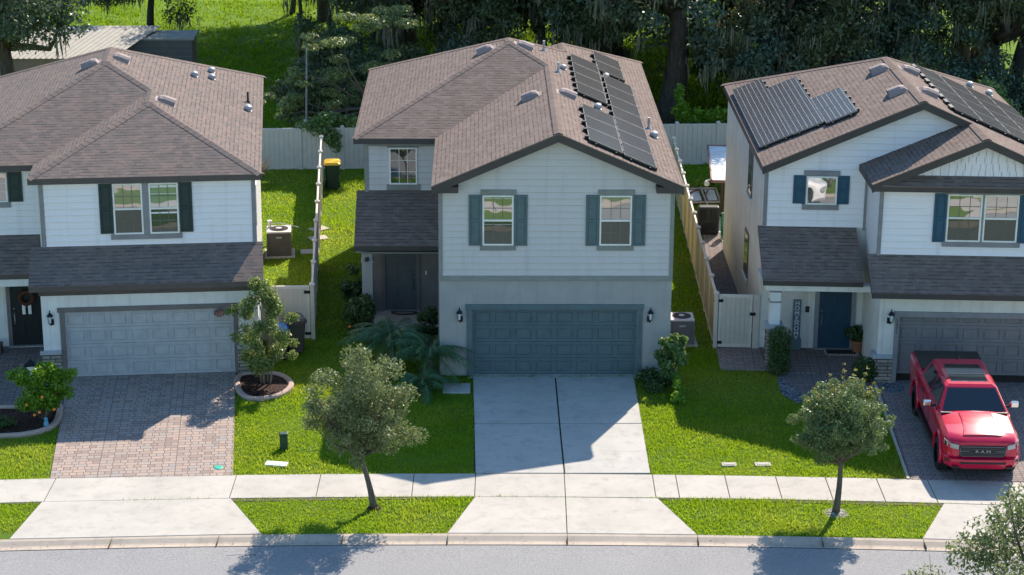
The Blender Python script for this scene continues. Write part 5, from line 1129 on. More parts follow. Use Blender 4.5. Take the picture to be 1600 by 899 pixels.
bush('upright_shrub','glossy upright shrub at the right corner of the middle garage',W(FM,3.5,-.85),ellipsoid_clumps((0,0,.9),(.48,.42,.68),24,rng,(.26,.42),.8)+[((-.3,0,1.4),.14),((.05,0,1.5),.17),((.3,0,1.45),.16)],4600,.13,'bush',34,.48)
bush('ground_shrub','dark low shrub between the garage corner and the upright shrub',W(FM,2.85,-.55),[((0,0,.2),(.4,.35,.28)),((.35,-.3,.18),(.35,.3,.22)),((.1,-.8,.15),(.3,.35,.2))],1500,.11,'hedge',35)
bush('lime_shrub','bright lime shrub in the sun patch below the upright shrub',W(FM,3.62,-1.75),[((0,0,.25),(.2,.35,.3)),((.02,.5,.3),(.16,.3,.3)),((-.02,-.5,.15),(.25,.3,.2))],1300,.1,'bright',36)
bush('column_hedge','clipped column-shaped hedge in front of the right porch column',W(FR,-3.52,.62),[((0,0,z),(.36,.34,.28)) for z in (.2,.42,.64,.86,1.08,1.25)],7000,.065,'hedge',37,.5,.3,.25)
bush('round_shrub','round dark shrub beside the right garage stone veneer',W(FR,-.95,.15),[((0,0,.38),(.44,.42,.38))]+ellipsoid_clumps((0,0,.38),(.36,.36,.3),10,rng,(.2,.3),.8),3000,.07,'hedge',38,.5,.3,.3)
bush('porch_shrub','dark leafy shrub with a red flower left of the middle porch column',W(FM,-6.0,3.55),ellipsoid_clumps((0,0,.75),(.55,.5,.75),20,rng,(.3,.45),.75),3200,.12,'hedge',39)
t=C.objects['porch_shrub']; m=MB(); m.lathe((-.35,-.45,.5),[(0,-.05),(.06,0),(.02,.05)],8); m.build('flower',M_['orange'],t)
bush('fence_shrub','tall thin dark shrub against the side of the middle house porch',W(FM,-6.35,5.6),ellipsoid_clumps((0,0,.9),(.4,.5,.95),16,rng,(.3,.45),.75),2000,.12,'hedge',40)
bush('door_shrub','dark shrub in front of the grey wall beside the porch step',W(FM,-3.85,2.6),ellipsoid_clumps((0,0,.7),(.4,.4,.65),14,rng,(.35,.5),.7),2200,.11,'hedge',41)
bush('corner_shrub','low shrub hiding the foot of the middle porch column',W(FM,-5.55,3.1),ellipsoid_clumps((0,0,.35),(.6,.45,.35),12,rng,(.3,.45),.7),1800,.1,'bush',42)
# feathery palms
def palm_clump(label,p,h,n,L,seed,up=.9):
    rng=np.random.default_rng(seed); t=thing('feather_palm',label,'palm',p,0)
    V=[];F=[]; mb=MB()
    for i in range(n):
        a=2.4*i+rng.uniform(-.3,.3); el=rng.uniform(.25,1.25)*up; l=L*rng.uniform(.8,1.15)
        d=np.array([math.cos(a),math.sin(a),0]); pts=[]
        for k in range(13):
            s=k/12; q=d*(l*(s*math.cos(el)+.12*s*s))+np.array([0,0,h+l*(s*math.sin(el)-.62*s*s)]); pts.append(q)
        mb.tube([tuple(q) for q in pts[::2]],[.018-.0022*j for j in range(7)],5)
        side=np.array([-d[1],d[0],0])
        for k in range(1,37):
            s=k/36; x=s*12; j=min(11,int(x)); q=pts[j]+(pts[j+1]-pts[j])*(x-j); tan=pts[j+1]-pts[j]; tan/=np.linalg.norm(tan)
            ll=.34*math.sin(math.pi*min(1,.16+s*.84))**.6*(L/1.4)
            for sg in (-1,1):
                e=q+(side*sg*.8+tan*.62+np.array([0,0,-.45+rng.uniform(-.3,.3)]))*ll; w=tan*.013
                b=len(V); V+= [q-w,q+w,e]; F.append((b,b+1,b+2))
    npmesh('fronds',np.array(V),np.array(F),M_['palm'],t); mb.build('frond_stem',M_['bush'],t)
    m=MB(); m.tube([(0,0,0),(.02,0,h*.5),(0,0,h)],[.12,.1,.1],10); m.build('trunk',M_['bark_d'],t)
palm_clump('left feathery palm in front of the middle porch',W(FM,-4.95,1.1),.8,34,1.65,51)
palm_clump('right feathery palm against the grey garage wall',W(FM,-3.75,-.1),.7,36,1.6,52)
palm_clump('small low feathery palm spilling onto the lawn beside the street tree',W(FM,-3.95,-1.35),.25,24,1.1,53)
# potted plant
x,y,z=W(FR,-.92,2.6,.06); t=thing('potted_plant','leafy plant in a terracotta pot beside the navy door','potted plant',(x,y,z),0)
m=MB(); m.lathe((0,0,0),[(.14,0),(.19,.3),(.22,.32),(.22,.38),(.18,.38)],16); m.build('pot',M_['terracotta'],t)
crown('foliage',[(np.array([0,0,.62]),(.32,.3,.25)),(np.array([.2,0,.5]),(.22,.2,.2)),(np.array([-.25,0,.62]),(.2,.2,.18))],900,.11,M_['hedge'],np.random.default_rng(4),t,.3,.5,.6)
# ornamental grass and vines at the back fence
rng=np.random.default_rng(12)
def tuft(name,label,p,n,L,mat,cat='grass clump',spread=.8):
    t=thing(name,label,cat,p,0); V=[];F=[]
    for i in range(n):
        a=rng.uniform(0,6.28); s=rng.uniform(.1,spread); l=L*rng.uniform(.6,1.1); d=np.array([math.cos(a)*s,math.sin(a)*s,1.0]); d/=np.linalg.norm(d); sd=np.array([-math.sin(a),math.cos(a),0])*.012
        p0=np.zeros(3); p1=d*l*.6; p2=d*l+np.array([math.cos(a),math.sin(a),-.5])*l*.25
        b=len(V); V+=[p0-sd,p0+sd,p1+sd,p1-sd,p2]; F+=[(b,b+1,b+2),(b,b+2,b+3),(b+3,b+2,b+4)]
    npmesh('blades',np.array(V),np.array(F),M_[mat],t); return t
tuft('ornamental_grass','dry pale ornamental grass at the back corner of the left house',(-10.2,81.5,0),260,1.5,'fountain',spread=.5)
def vine(label,p,clumps,n,mat,seed,name='fence_vine'):
    t=thing(name,label,'plant',p,0); crown('foliage',[(np.array(c,float),r) for c,r in clumps],n,.16,M_[mat],np.random.default_rng(seed),t,.3,.6,.6)
    mb=MB()
    for c,r in clumps: mb.tube([(0,.4,0),(c[0]*.6,.3,c[2]*.7),tuple(c)],[.03,.02,.008],5)
    mb.build('stem',M_['bark_d'],t)
vine('green vine draped over the back fence beyond the side fence end',(-7.6,84.3,0),[((-.9,0,1.85),(.5,.4,.25)),((-.3,-.1,1.8),(.7,.4,.4)),((.1,-.2,1.45),(.5,.25,.4)),((.3,-.2,1.1),(.3,.2,.35)),((1.0,.2,2.0),(.8,.4,.25)),((.0,.2,2.1),(.7,.5,.3))],1700,'bush',61)
vine('small green shrub at the left rear corner of the middle house',(-4.75,83.6,0),[((0,0,.9),(.3,.3,.6)),((.1,0,1.4),(.3,.3,.4))],500,'hedge',62,'fence_plant')
vine('bright green leafy weeds growing behind the right part of the back fence',(8.3,86.6,0),[((-1.2,0,2.0),(.4,.4,.6)),((-1.3,0,2.8),(.25,.25,.4)),((-.6,0,1.7),(.6,.4,.5)),((.3,0,1.8),(.7,.4,.4)),((1.2,0,1.6),(.7,.4,.35)),((2.2,0,1.7),(.8,.4,.3))],2600,'bright',63,'fence_weeds')
vine('bright green bush right of the right house roof',(19.5,84.5,0),[((0,0,3.2),(.8,.8,.8)),((-.5,0,2.4),(.7,.7,.7)),((.6,0,2.3),(.9,.8,.9))],2200,'bush',64,'yard_bush')
# ---- live oaks with hanging moss
rng=np.random.default_rng(77)
def oak_crown_mesh(seed,R,zc,nleaf,size,skirt=True):
    rng=np.random.default_rng(seed); cl=ellipsoid_clumps((0,0,zc),R,60,rng,(.2,.32),.82)
    if not skirt: return cl,leaf_quads(*(lambda P,d:(P,d*.5+rng.normal(size=P.shape)*.8+np.array([0,0,.35])))(*clump_points(cl,nleaf,rng,.5)),size,rng,.55)
    # skirts of low hanging sprays
    for i in range(22):
        a=rng.uniform(0,6.28); s=rng.uniform(.55,1.0); cl.append((np.array([R[0]*s*math.cos(a),R[1]*s*math.sin(a),zc-R[2]*rng.uniform(.55,1.0)]),(rng.uniform(.6,1.3),rng.uniform(.6,1.3),rng.uniform(.4,.9))))
    P,d=clump_points(cl,nleaf,rng,.5); N=d*.5+rng.normal(size=P.shape)*.8+np.array([0,0,.35]); return cl,leaf_quads(P,N,size,rng,.55)
def moss_mesh(cl,zlow,n,rng):
    V=[];F=[]
    for i in range(n):
        c,r=cl[rng.integers(len(cl))]; r=np.array(r if hasattr(r,'__len__') else (r,)*3)
        a=rng.uniform(0,6.28); o=c+np.array([math.cos(a)*r[0]*.9,math.sin(a)*r[1]*.9,-r[2]*.5]); L=rng.uniform(.35,1.35)
        for k in range(rng.integers(5,11)):
            p=o+rng.normal(size=3)*np.array([.16,.16,.12]); l=L*rng.uniform(.4,1.1); w=rng.uniform(.02,.055); aa=rng.uniform(0,3.14); s=np.array([math.cos(aa),math.sin(aa),0])*w
            q=p+np.array([rng.normal()*.05,rng.normal()*.05,-l*.5]); e=p+np.array([rng.normal()*.08,rng.normal()*.08,-l])
            b=len(V); V+=[p-s*.5,p+s*.5,q+s,q-s,e]; F+=[(b,b+1,b+2),(b,b+2,b+3),(b+3,b+2,b+4)]
    return np.array(V),np.array(F)
OAKS=[]
def oak_proto(seed,R,zc,trunk_h,r0,nleaf,mat,moss,forks,size=.2,skirt=True):
    rng=np.random.default_rng(seed); cl,(V,F)=oak_crown_mesh(seed,R,zc,nleaf,size,skirt)
    t=thing('oak_tree','x','tree',(0,0,-50)); npmesh('crown',V,F,M_[mat],t)
    mb=MB()
    for fx,fy,lean in forks:
        limbs(mb,(fx,fy,-.2),(fx+lean[0],fy+lean[1],trunk_h),r0,r0*.62,[c for c,r in cl[:46:4]],rng,.7)
    mb.build('trunk',M_['bark_d'],t,smooth=True)
    
    if moss: V,F=moss_mesh(cl,0,moss,rng); npmesh('hanging_moss',V,F,M_['moss'],t)
    return t
pa=oak_proto(101,(5.4,5.4,6.2),9.4,4.6,.55,46000,'oak',190,[(0,0,(.2,0))])
pb=oak_proto(102,(4.8,5.0,5.6),8.4,3.8,.42,40000,'oak_w',170,[(-.3,0,(-.6,.2)),(.4,.1,(.7,.2))])
pc=oak_proto(103,(4.4,4.4,5.4),8.4,3.9,.3,36000,'oak_l',130,[(0,0,(-.3,.2))])
pe=oak_proto(105,(5.2,5.2,5.0),10.2,6.0,.15,15000,'oak_l',0,[(0,0,(.3,0))],.22,False)  # oaks added to cast dappled shade on the lawn, crowns mostly above frame
pd=oak_proto(104,(7.6,5.0,3.6),7.5,3.5,.42,40000,'oak',60,[(0,0,(.1,0))],.2,False)
spots=[ # proto, x, y, rotation, scale, label
 (pa,7.05,93.4,.4,1.12,'giant moss-hung live oak with the thickest trunk, seen between the two right-hand houses'),
 (pb,12.6,94.5,1.2,1.0,'moss-hung oak behind the left end of the right house roof'),
 (pa,17.6,95.5,2.3,.95,'dark oak behind the ridge of the right house'),
 (pb,22.8,95.0,3.6,1.0,'dark oak behind the right end of the right house roof'),
 (pc,1.4,95.2,.9,1.0,'oak behind the right slope of the middle house roof'),
 (pb,-2.6,97.2,5.2,1.02,'oak with hanging moss behind the peak of the middle house'),
 (pc,-6.4,101.5,2.0,.9,'smaller oak at the left end of the wood behind the middle house'),
 (pd,-22.7,93.2,5.0,1,'thick-trunked oak behind the left house beside the corrugated shed'),
 (pc,-19.0,109,4.0,.8,'slim-trunked oak standing in the sunny lawn beyond the shed'),
 (pa,3.6,103.5,1.0,1.05,'oak of the second row behind the giant oak, left'),
 (pb,10.2,104.5,2.6,1.1,'oak of the second row behind the giant oak, right'),
 (pa,16.5,106,4.2,1.1,'oak of the second row behind the middle of the right house'),
 (pb,23,105,.3,1.1,'oak of the second row behind the right edge of the right house'),
 (pa,-3.5,107,5.5,1.0,'oak of the second row behind the middle house'),
 (pb,28.5,98,2.2,1.1,'oak at the right edge of the photo'),
 (pa,6,114,2.9,1.1,'deep back-row oak behind the giant oak'),(pb,14,116,.9,1.1,'deep back-row oak behind the right house ridge'),(pa,22,116,4.4,1.1,'deep back-row oak toward the right edge'),(pb,-2,117,1.7,1.0,'deep back-row oak behind the middle house peak'),
 (pa,-5.8,110.5,4.6,1.15,'tall oak of the second row at the left end of the wood'),
 (pe,-7.4,107.5,1.0,1.0,'tall oak added for lawn shade with bare lower trunk behind the airy feathery tree, nearer'),
 (pe,-9.8,112.5,3.0,1.0,'tall oak added for lawn shade with bare lower trunk behind the airy feathery tree, farther'),
 (pe,-5.2,103.5,4.1,.95,'tall bare-trunked oak added for lawn shade at the left end of the wood, nearest the fence'),
 (pe,-12.6,118,.4,1.0,'tall bare-trunked oak added for lawn shade at the far side of the bright lawn'),
 (pe,-10.9,106.5,5.1,.85,'slim tall oak added for its shade, standing alone at the shaded lawn edge'),
 (pe,-3.2,113.5,2.0,1.05,'tall bare-trunked oak added for lawn shade deep in the wood behind the middle house'),
 (pc,-10.6,116,3.3,.95,'mossy oak overhanging the bright lawn at the top of the photo'),
]
used=set()
for p,x,y,rz,sc,lb in spots:
    if p.name in used: o=dup(p,(x,y,0),rz,lb,sc)
    else:
        used.add(p.name); o=p; o.location=(x,y,0); o.rotation_euler=(0,0,rz); o.scale=(sc,)*3; o['label']=lb
    o['group']='live oaks behind the back fence'
# low understorey that closes the wood
for k,(x,y,w,h,lb) in enumerate(((11.2,90.5,2.4,1.9,'mossy drooping evergreen right of the giant oak trunk'),(15.5,91,3,2.2,'dark undergrowth bush behind the left roof slope of the right house'),(20.5,91.5,3,2.0,'dark undergrowth bush behind the right house solar panels'),(25,91.5,3,2.2,'dark undergrowth bush at the right photo edge'),(1.5,92,3,2.0,'dark undergrowth bush behind the middle house right slope'),(-2.6,92.5,2.8,2.2,'dark undergrowth bush behind the middle house ridge'),(4.4,99.5,1.2,1.4,'dark bush left of the giant oak trunk'),(-8.6,90.5,2.2,2.0,'leafy bush behind the back fence under the airy feathery tree'),(-5.6,92.5,2.2,2.4,'tall leafy bush behind the left rear corner of the middle house'),(-8.0,95.5,2.4,2.6,'tall dark bush deep behind the airy feathery tree'))):
    rg=np.random.default_rng(300+k); z0=2.6 if k==0 else 1.6
    cl=ellipsoid_clumps((0,0,z0),(w*.9,1.6,h),22,rg,(.28,.45),.75)
    t=thing('understorey_tree' if k==0 else 'undergrowth_bush',lb,'bush' if k else 'tree',(x,y,0),0)
    crown('crown',cl,8500,.19,M_['oak_l' if x<-5 else 'oak'],rg,t,.35,.55,.5)
    mb=MB(); limbs(mb,(0,0,0),(0,0,.9),.16,.1,[c for c,r in cl[::4]],rg,.3); mb.build('trunk',M_['bark_d'],t)
    V,F=moss_mesh(cl,0,90 if k==0 else 25,rg); npmesh('hanging_moss',V,F,M_['moss'],t)
# airy compound-leaved tree by the fence
rg=np.random.default_rng(88)
t=thing('feathery_tree','airy tree with pale glinting leaves behind the back fence left of the middle house','tree',(-5.6,87.2,0),0)
cl=[]
for c,r in (((-.9,0,5.2),(1.5,1.2,.5)),((.4,.3,5.8),(1.2,1.1,.5)),((-2.6,0,4.5),(1.1,.9,.4)),((-.4,0,4.0),(1.0,.9,.5)),((-3.6,-.2,3.3),(.8,.7,.35)),((.35,-.3,3.0),(.7,.6,.35)),((-2.0,.2,3.3),(1.1,.8,.45)),((-1.2,0,2.4),(1.2,.8,.5)),((-3.3,0,2.1),(1.0,.7,.4)),((0,0,1.7),(.9,.6,.5)),((-4.6,.3,2.0),(.8,.7,.4)),((-2.4,-.2,1.2),(1.4,.6,.4))):
    for i in range(5): cl.append((np.array(c)+rg.normal(size=3)*np.array(r)*.55,tuple(np.array(r)*.42)))
crown('crown',cl,16000,.17,M_['china'],rg,t,.7,.32,.6,.5)
mb=MB(); limbs(mb,(0,0,0),(-.4,0,2.0),.13,.08,[c for c,r in cl[::5]],rg,.35); mb.build('trunk',M_['bark'],t,smooth=True)
# ---- lawn blades (stuff): short grass that breaks the clean edges
def in_poly(X,Y,poly):
    c=np.zeros(len(X),bool); n=len(poly)
    for i in range(n):
        x1,y1=poly[i][:2];x2,y2=poly[(i+1)%n][:2]
        if y1==y2: continue
        k=((y1>Y)!=(y2>Y))&(X<(x2-x1)*(Y-y1)/(y2-y1)+x1); c^=k
    return c
hard=[[(-12.55,47.8),(-6.2,48.2),(-7.28,50.48),(-12.2,50.2)],[(-1.62,48.3),(4.72,48.3),(3.87,50.65),(-.96,50.66)],[(10.3,48.1),(17,47.7),(16,50.3),(11.28,50.4)],
 [W(FM,-2.44,-.2),W(FM,2.4,-.2),W(FM,2.36,-7.7),W(FM,-2.4,-7.7)],[W(FL,-2.3,-7.9),W(FL,2.56,-8.1),W(FL,2.5,.2),W(FL,-2.5,.2)],[W(FL,-8,-2.4),W(FL,-2.3,-2.4),W(FL,-2.3,3),W(FL,-8,3)],
 [W(FR,-.66,-7.6),W(FR,7,-7.6),W(FR,7,.3),W(FR,-.7,.3)],[W(FR,-2.7,-1.9),W(FR,-.6,-1.9),W(FR,-.6,2.8),W(FR,-3.8,2.8)],[W(FR,-5.26,.82),W(FR,-3.8,.77),W(FR,-3.8,3),W(FR,-5.3,3)],[W(FR,-5.3,3),W(FR,-3.8,3),W(FR,-4.4,15.7),W(FR,-5.2,15.7)],
 [W(FR,-3.55,1),W(FR,-2.3,1.2),W(FR,-2.6,-1.5),W(FR,-3.1,-2.0),W(FR,-3.6,-1.2)],[W(FL,-7,-2.4),W(FL,-2.4,-2.3),W(FL,-2.4,-3.4),W(FL,-2.55,-4.1),W(FL,-3.1,-4.6),W(FL,-7,-4.8)],[W(FL,2.6,-.3),W(FL,2.6,-1.6),W(FL,2.9,-2.35),W(FL,3.4,-2.45),W(FL,3.95,-2.1),W(FL,4.25,-1.3),W(FL,4,-.5),W(FL,3.5,-.2)],
 [W(FM,-6.0,3.8),W(FM,-3.4,3.8),W(FM,-3.4,-.05),W(FM,3.5,-.05),W(FM,3.5,17),W(FM,-6,16)],[W(FL,-6.3,0),W(FL,3.3,0),W(FL,3.3,14),W(FL,-6.3,14)],[W(FR,-3.9,2.9),W(FR,6,2.9),W(FR,6,14),W(FR,-4.4,14)],[W(FM,-3.35,-1.5),W(FM,-2.5,-1.5),W(FM,-2.5,-.8),W(FM,-3.35,-.8)],[W(FR,-5.1,15.6),W(FR,-3.9,15.6),W(FR,-3.9,18.3),W(FR,-5.1,18.3)]]
def blades(name,label,n,x0,x1,y0,y1,h,w,rg,dens=None):
    X=rg.uniform(x0,x1,n);Y=rg.uniform(y0,y1,n); off=-.0027*np.clip(X-1.5,-30,30)**2
    ok=(Y>48.40+off)&~((Y>50.70+off)&(Y<52.20+off))
    for p in hard: ok&=~in_poly(X,Y,p)
    q=np.sin(X*1.7+np.sin(Y*1.3)*2)*np.sin(Y*2.1+np.sin(X*.9)*1.5); q2=np.sin(X*9.1+np.sin(Y*7.3)*2)*np.sin(Y*11.7+np.sin(X*6.1)*2); ok&=rg.uniform(0,1,n)<(.6+.2*q+.3*q2)
    X=X[ok];Y=Y[ok];k=len(X); a=rg.uniform(0,6.28,k); hh=h*rg.uniform(.45,1.3,k)*(1+.35*np.sin(X*.8)*np.sin(Y*1.1)); l=rg.uniform(0,6.28,k); s=rg.uniform(.2,.9,k)*hh
    B=np.stack([X,Y,np.zeros(k)],1); sd=np.stack([np.cos(a),np.sin(a),np.zeros(k)],1)*(w*rg.uniform(.6,1.3,k))[:,None]; T=B+np.stack([np.cos(l)*s,np.sin(l)*s,hh],1)
    V=np.stack([B-sd,B+sd,T],1).reshape(-1,3); o=npmesh(name,V,np.arange(3*k).reshape(k,3),M_['blade']); o['kind']='stuff'; o['label']=label; return o
rg=np.random.default_rng(99)
blades('grass','short green lawn grass of the front yards and verges',520000,-14.5,14,48.3,62.5,.075,.014,rg)
blades('grass','green grass of the side and back yards between the houses',230000,-12,13,62.5,84.5,.085,.02,rg)

def far_blades(n,x0,x1,y0,y1,h,w,rg):
    X=rg.uniform(x0,x1,n);Y=rg.uniform(y0,y1,n); q=np.sin(X*1.1+np.sin(Y*.7)*2)*np.sin(Y*.9+np.sin(X*.8)*2); ok=rg.uniform(0,1,n)<.55+.45*q; X=X[ok];Y=Y[ok];k=len(X)
    a=rg.uniform(0,6.28,k); hh=h*rg.uniform(.4,1.5,k); l=rg.uniform(0,6.28,k); s=rg.uniform(.2,.9,k)*hh; Z=np.maximum(0,(Y-100)/30*.3)
    B=np.stack([X,Y,Z],1); sd=np.stack([np.cos(a),np.sin(a),np.zeros(k)],1)*(w*rg.uniform(.6,1.3,k))[:,None]; T=B+np.stack([np.cos(l)*s,np.sin(l)*s,hh],1)
    V=np.stack([B-sd,B+sd,T],1).reshape(-1,3); o=npmesh('grass',V,np.arange(3*k).reshape(k,3),M_['blade_far']); o['kind']='stuff'; o['label']='rough grass of the open field beyond the back fence'
far_blades(150000,-32,12,84.5,128,.16,.045,rg)
# ================================================================== VEHICLES
def boolean_cut(o,cutters):
    for c in cutters:
        b=o.modifiers.new('cut','BOOLEAN'); b.object=c; b.operation='DIFFERENCE'; b.solver='EXACT'
    dg=bpy.context.evaluated_depsgraph_get(); me=bpy.data.meshes.new_from_object(o.evaluated_get(dg)); o.modifiers.clear(); o.data=me
    for c in cutters: bpy.data.objects.remove(c)
def wheel(par,x,s,r,w,rim='black_metal',sgn=1):
    m=MB(); 
    prof=[(r*.62,-w),(r*.9,-w),(r*.985,-w*.8),(r,-w*.4),(r,w*.4),(r*.985,w*.8),(r*.9,w),(r*.62,w)]
    n=28; vs=[];fs=[]
    for a,b in prof:
        for k in range(n): t=2*math.pi*k/n; vs.append((x+b,s+a*math.cos(t),r+a*math.sin(t)))
    for i in range(len(prof)-1):
        for k in range(n): fs.append((i*n+k,i*n+(k+1)%n,(i+1)*n+(k+1)%n,(i+1)*n+k))
    m.add(vs,fs)
    for k in range(n):   # tread blocks
        t=2*math.pi*k/n; c=Vector((x,s+r*math.cos(t),r+r*math.sin(t))); m.obox(c,(w*.82,0,0),Vector((0,-math.sin(t),math.cos(t)))*r*.06,Vector((0,math.cos(t),math.sin(t)))*.012)
    wo=m.build('wheel',M_['tyre'],par)
    q=MB(); xf=x+sgn*w*.55
    q.tube([(x-sgn*w*.9,s,r),(xf-sgn*.05,s,r)],[r*.62,r*.62],24)
    for k in range(8):
        t=2*math.pi*k/8; q.obox((xf,s+r*.34*math.cos(t),r+r*.34*math.sin(t)),(.025,0,0),Vector((0,-math.sin(t),math.cos(t)))*r*.06,Vector((0,math.cos(t),math.sin(t)))*r*.28)
    q.tube([(xf-.03,s,r),(xf+sgn*.02,s,r)],[r*.16,r*.14],12); q.build('rim',M_[rim],wo)
    return wo
def body_loft(stations):
    """stations: (s, half width, z bottom, z mid, z shoulder, z top edge, crown)"""
    secs=[]
    for s,w,zb,zm,zs,zt,cr in stations:
        half=[(0,zb),(w-.12,zb),(w-.02,zb+.1),(w,zm),(w-.005,zs-.06),(w-.03,zs),(w-.12,zt),(w*.5,zt+cr*.8),(0,zt+cr)]
        sec=[(x,s,z) for x,z in half]+[(-x,s,z) for x,z in half[-2:0:-1]]
        secs.append(sec)
    return secs
def pickup():
    o=W(FR,1.2,-7.58,.036); T=thing('pickup_truck','red crew-cab pickup truck with black bed cover and panoramic roof parked on the right driveway','pickup truck',o,-.04+.012)
    st=[(.0,.80,.66,.85,1.06,1.12,.02),(.06,.92,.62,.85,1.10,1.17,.03),(.22,.975,.56,.86,1.15,1.23,.05),(.5,1.0,.52,.88,1.19,1.28,.07),(.95,1.015,.52,.9,1.23,1.325,.085),(1.4,1.015,.52,.9,1.27,1.365,.085),(1.52,1.015,.5,.9,1.3,1.39,.07),
        (1.62,1.015,.5,.9,1.34,1.385,.01),(3.0,1.015,.5,.9,1.36,1.4,.01),(4.5,1.015,.5,.9,1.38,1.42,.01),(4.56,1.015,.5,.9,1.40,1.46,.0),(6.1,1.01,.52,.9,1.42,1.475,.0),(6.28,1.0,.56,.92,1.42,1.475,.0),(6.34,.94,.62,.92,1.38,1.42,.0)]
    b=MB(); b.loft(body_loft(st),close=True); bo=b.build('body',M_['red'],T,smooth=True)
    cut=[]
    for s in (.98,4.95):
        for sx in (-1,1):
            c=MB(); c.cyl((sx*.66,s,.52),(sx*1.2,s,.52),.52,32); co=c.build('wheel_well',M_['black']); co.parent=T; cut.append(co)
    bpy.context.view_layer.update(); boolean_cut(bo,cut)
    bo.data.polygons.foreach_set('use_smooth',[True]*len(bo.data.polygons)); e=bo.modifiers.new('split','EDGE_SPLIT'); e.split_angle=R_(32)
    wl=MB()
    for s in (.98,4.95):
        for sx in (-1,1): wl.cyl((sx*.62,s,.52),(sx*.66,s,.52),.53,24)
    wl.box(-.66,.66,.3,6.1,.42,.6); wl.build('underbody',M_['black'],T)
    fl=MB()
    for s in (.98,4.95):
        for sx in (-1,1): fl.tube([(sx*1.02,s+.545*math.cos(a),.52+.545*math.sin(a)) for a in [math.pi*(-.08+1.16*i/16) for i in range(17)]],[.05]*17,6)
    fl.build('fender_flare',M_['red'],T,smooth=True)
    for s in (.98,4.95):
        for sx in (-1,1): wheel(T,sx*.9,s,.44,.15,sgn=sx)
    # hood creases / bulge
    h=MB(); secs=[]
    for s,zc,w in ((.2,1.285,.5),(.32,1.318,.47),(.6,1.368,.44),(.95,1.424,.42),(1.3,1.456,.43),(1.44,1.452,.44)):
        secs.append([(-w-.05,s,zc-.06),(-w,s,zc-.006),(-w+.08,s,zc+.004),(0,s,zc+.012),(w-.08,s,zc+.004),(w,s,zc-.006),(w+.05,s,zc-.06)])
    h.loft(secs,caps=True); ho_=h.build('hood_dome',M_['red'],T,smooth=True); e=ho_.modifiers.new('split','EDGE_SPLIT'); e.split_angle=R_(28)
    # cab
    zb,zt=1.38,1.93
    A=[(-.93,1.5,zb+.03),(.93,1.5,zb+.03),(.95,4.62,zb+.03),(-.95,4.62,zb+.03)]
    Rf=[(-.70,2.12,zt),(.70,2.12,zt),(.70,4.3,zt),(-.70,4.3,zt)]
    c=MB(); roof=[(-.62,2.2,zt+.055),(.62,2.2,zt+.055),(.62,4.2,zt+.055),(-.62,4.2,zt+.055)]
    c.add(A+Rf+roof,[(0,1,5,4),(1,2,6,5),(2,3,7,6),(3,0,4,7),(4,5,9,8),(5,6,10,9),(6,7,11,10),(7,4,8,11),(8,9,10,11)]); c.build('cab',M_['red'],T,bevel=.05)
    def panel(name,pts,mat,par,off,shrink=0):
        P=[Vector(p) for p in pts]; n=(P[1]-P[0]).cross(P[2]-P[0]).normalized(); ce=sum(P,Vector())/len(P); return_=MB(); return_.poly([tuple(p+(ce-p)*shrink+n*off) for p in P]); return return_.build(name,mat,par)
    def lerp(a,b,t): return tuple(a[i]+(b[i]-a[i])*t for i in range(3))
    ws=[lerp(A[0],A[1],.035),lerp(A[0],A[1],.965),lerp(Rf[0],Rf[1],.955),lerp(Rf[0],Rf[1],.045)]
    ws=[lerp(ws[0],ws[3],.06),lerp(ws[1],ws[2],.06),lerp(ws[1],ws[2],.95),lerp(ws[0],ws[3],.95)]; panel('windshield',ws,M_['carglass'],T,.012)
    wp=MB(); 
    for a,b_ in (((-.75,1.55,1.44),(-.1,1.62,1.47)),((-.02,1.55,1.44),(.6,1.63,1.48))): wp.tube([a,b_],.014,5)
    wp.box(-.9,.9,1.44,1.53,1.405,1.43); wp.build('wiper',M_['black'],T)
    for sx,(i,j) in ((1,(1,2)),(-1,(3,0))):
        lo=lambda t:lerp(A[1] if sx>0 else A[0],A[2] if sx>0 else A[3],t); hi=lambda t:lerp(Rf[1] if sx>0 else Rf[0],Rf[2] if sx>0 else Rf[3],t)
        for t0,t1,u0,u1 in ((.10,.47,.06,.48),(.50,.90,.52,.93)):
            q=[lerp(lo(t0),hi(u0),.1),lerp(lo(t1),hi(u1),.1),lerp(lo(t1),hi(u1),.9),lerp(lo(t0),hi(u0),.9)]
            if sx<0: q=q[::-1]
            panel('side_window',q,M_['carglass'],T,.012)
    q=[lerp(A[2],Rf[2],.15),lerp(A[3],Rf[3],.15),lerp(A[3],Rf[3],.9),lerp(A[2],Rf[2],.9)]; panel('rear_window',q,M_['carglass'],T,.012,.08)
    sr=MB(); 
    for y0,y1 in ((2.42,2.98),(3.03,3.75)): sr.box(-.5,.5,y0,y1,zt+.056,zt+.066)
    sr.build('sunroof',M_['carglass'],T,bevel=.004); fr=MB(); fr.box(-.53,.53,2.985,3.025,zt+.056,zt+.064).box(-.53,.53,2.38,2.415,zt+.056,zt+.064); fr.build('sunroof_trim',M_['chrome'],T)
    rr=MB(); rr.tube([(-.02,4.2,zt+.06),(.02,4.3,zt+.12)],.03,6); rr.build('antenna_fin',M_['black'],T)
    tn=MB(); tn.box(-.93,.93,4.66,6.22,1.476,1.51); tn.build('bed_cover',M_['black'],T,bevel=.02)
    # front end
    g=MB(); g.box(-.62,.62,-.035,.05,.74,1.06); g.build('grille',M_['black'],T,bevel=.06)
    gm=MB()
    for r in range(5):
        for k in range(12):
            x=-.55+k*.1+(.05 if r%2 else 0); z=.79+r*.055
            if abs(z-.9)<.035 and abs(x)<.34: continue
            gm.tube([(x-.045,-.04,z),(x,-.045,z+.022),(x+.045,-.04,z)],.006,4)
    gm.build('grille_mesh',M_['ac_grey'],T)
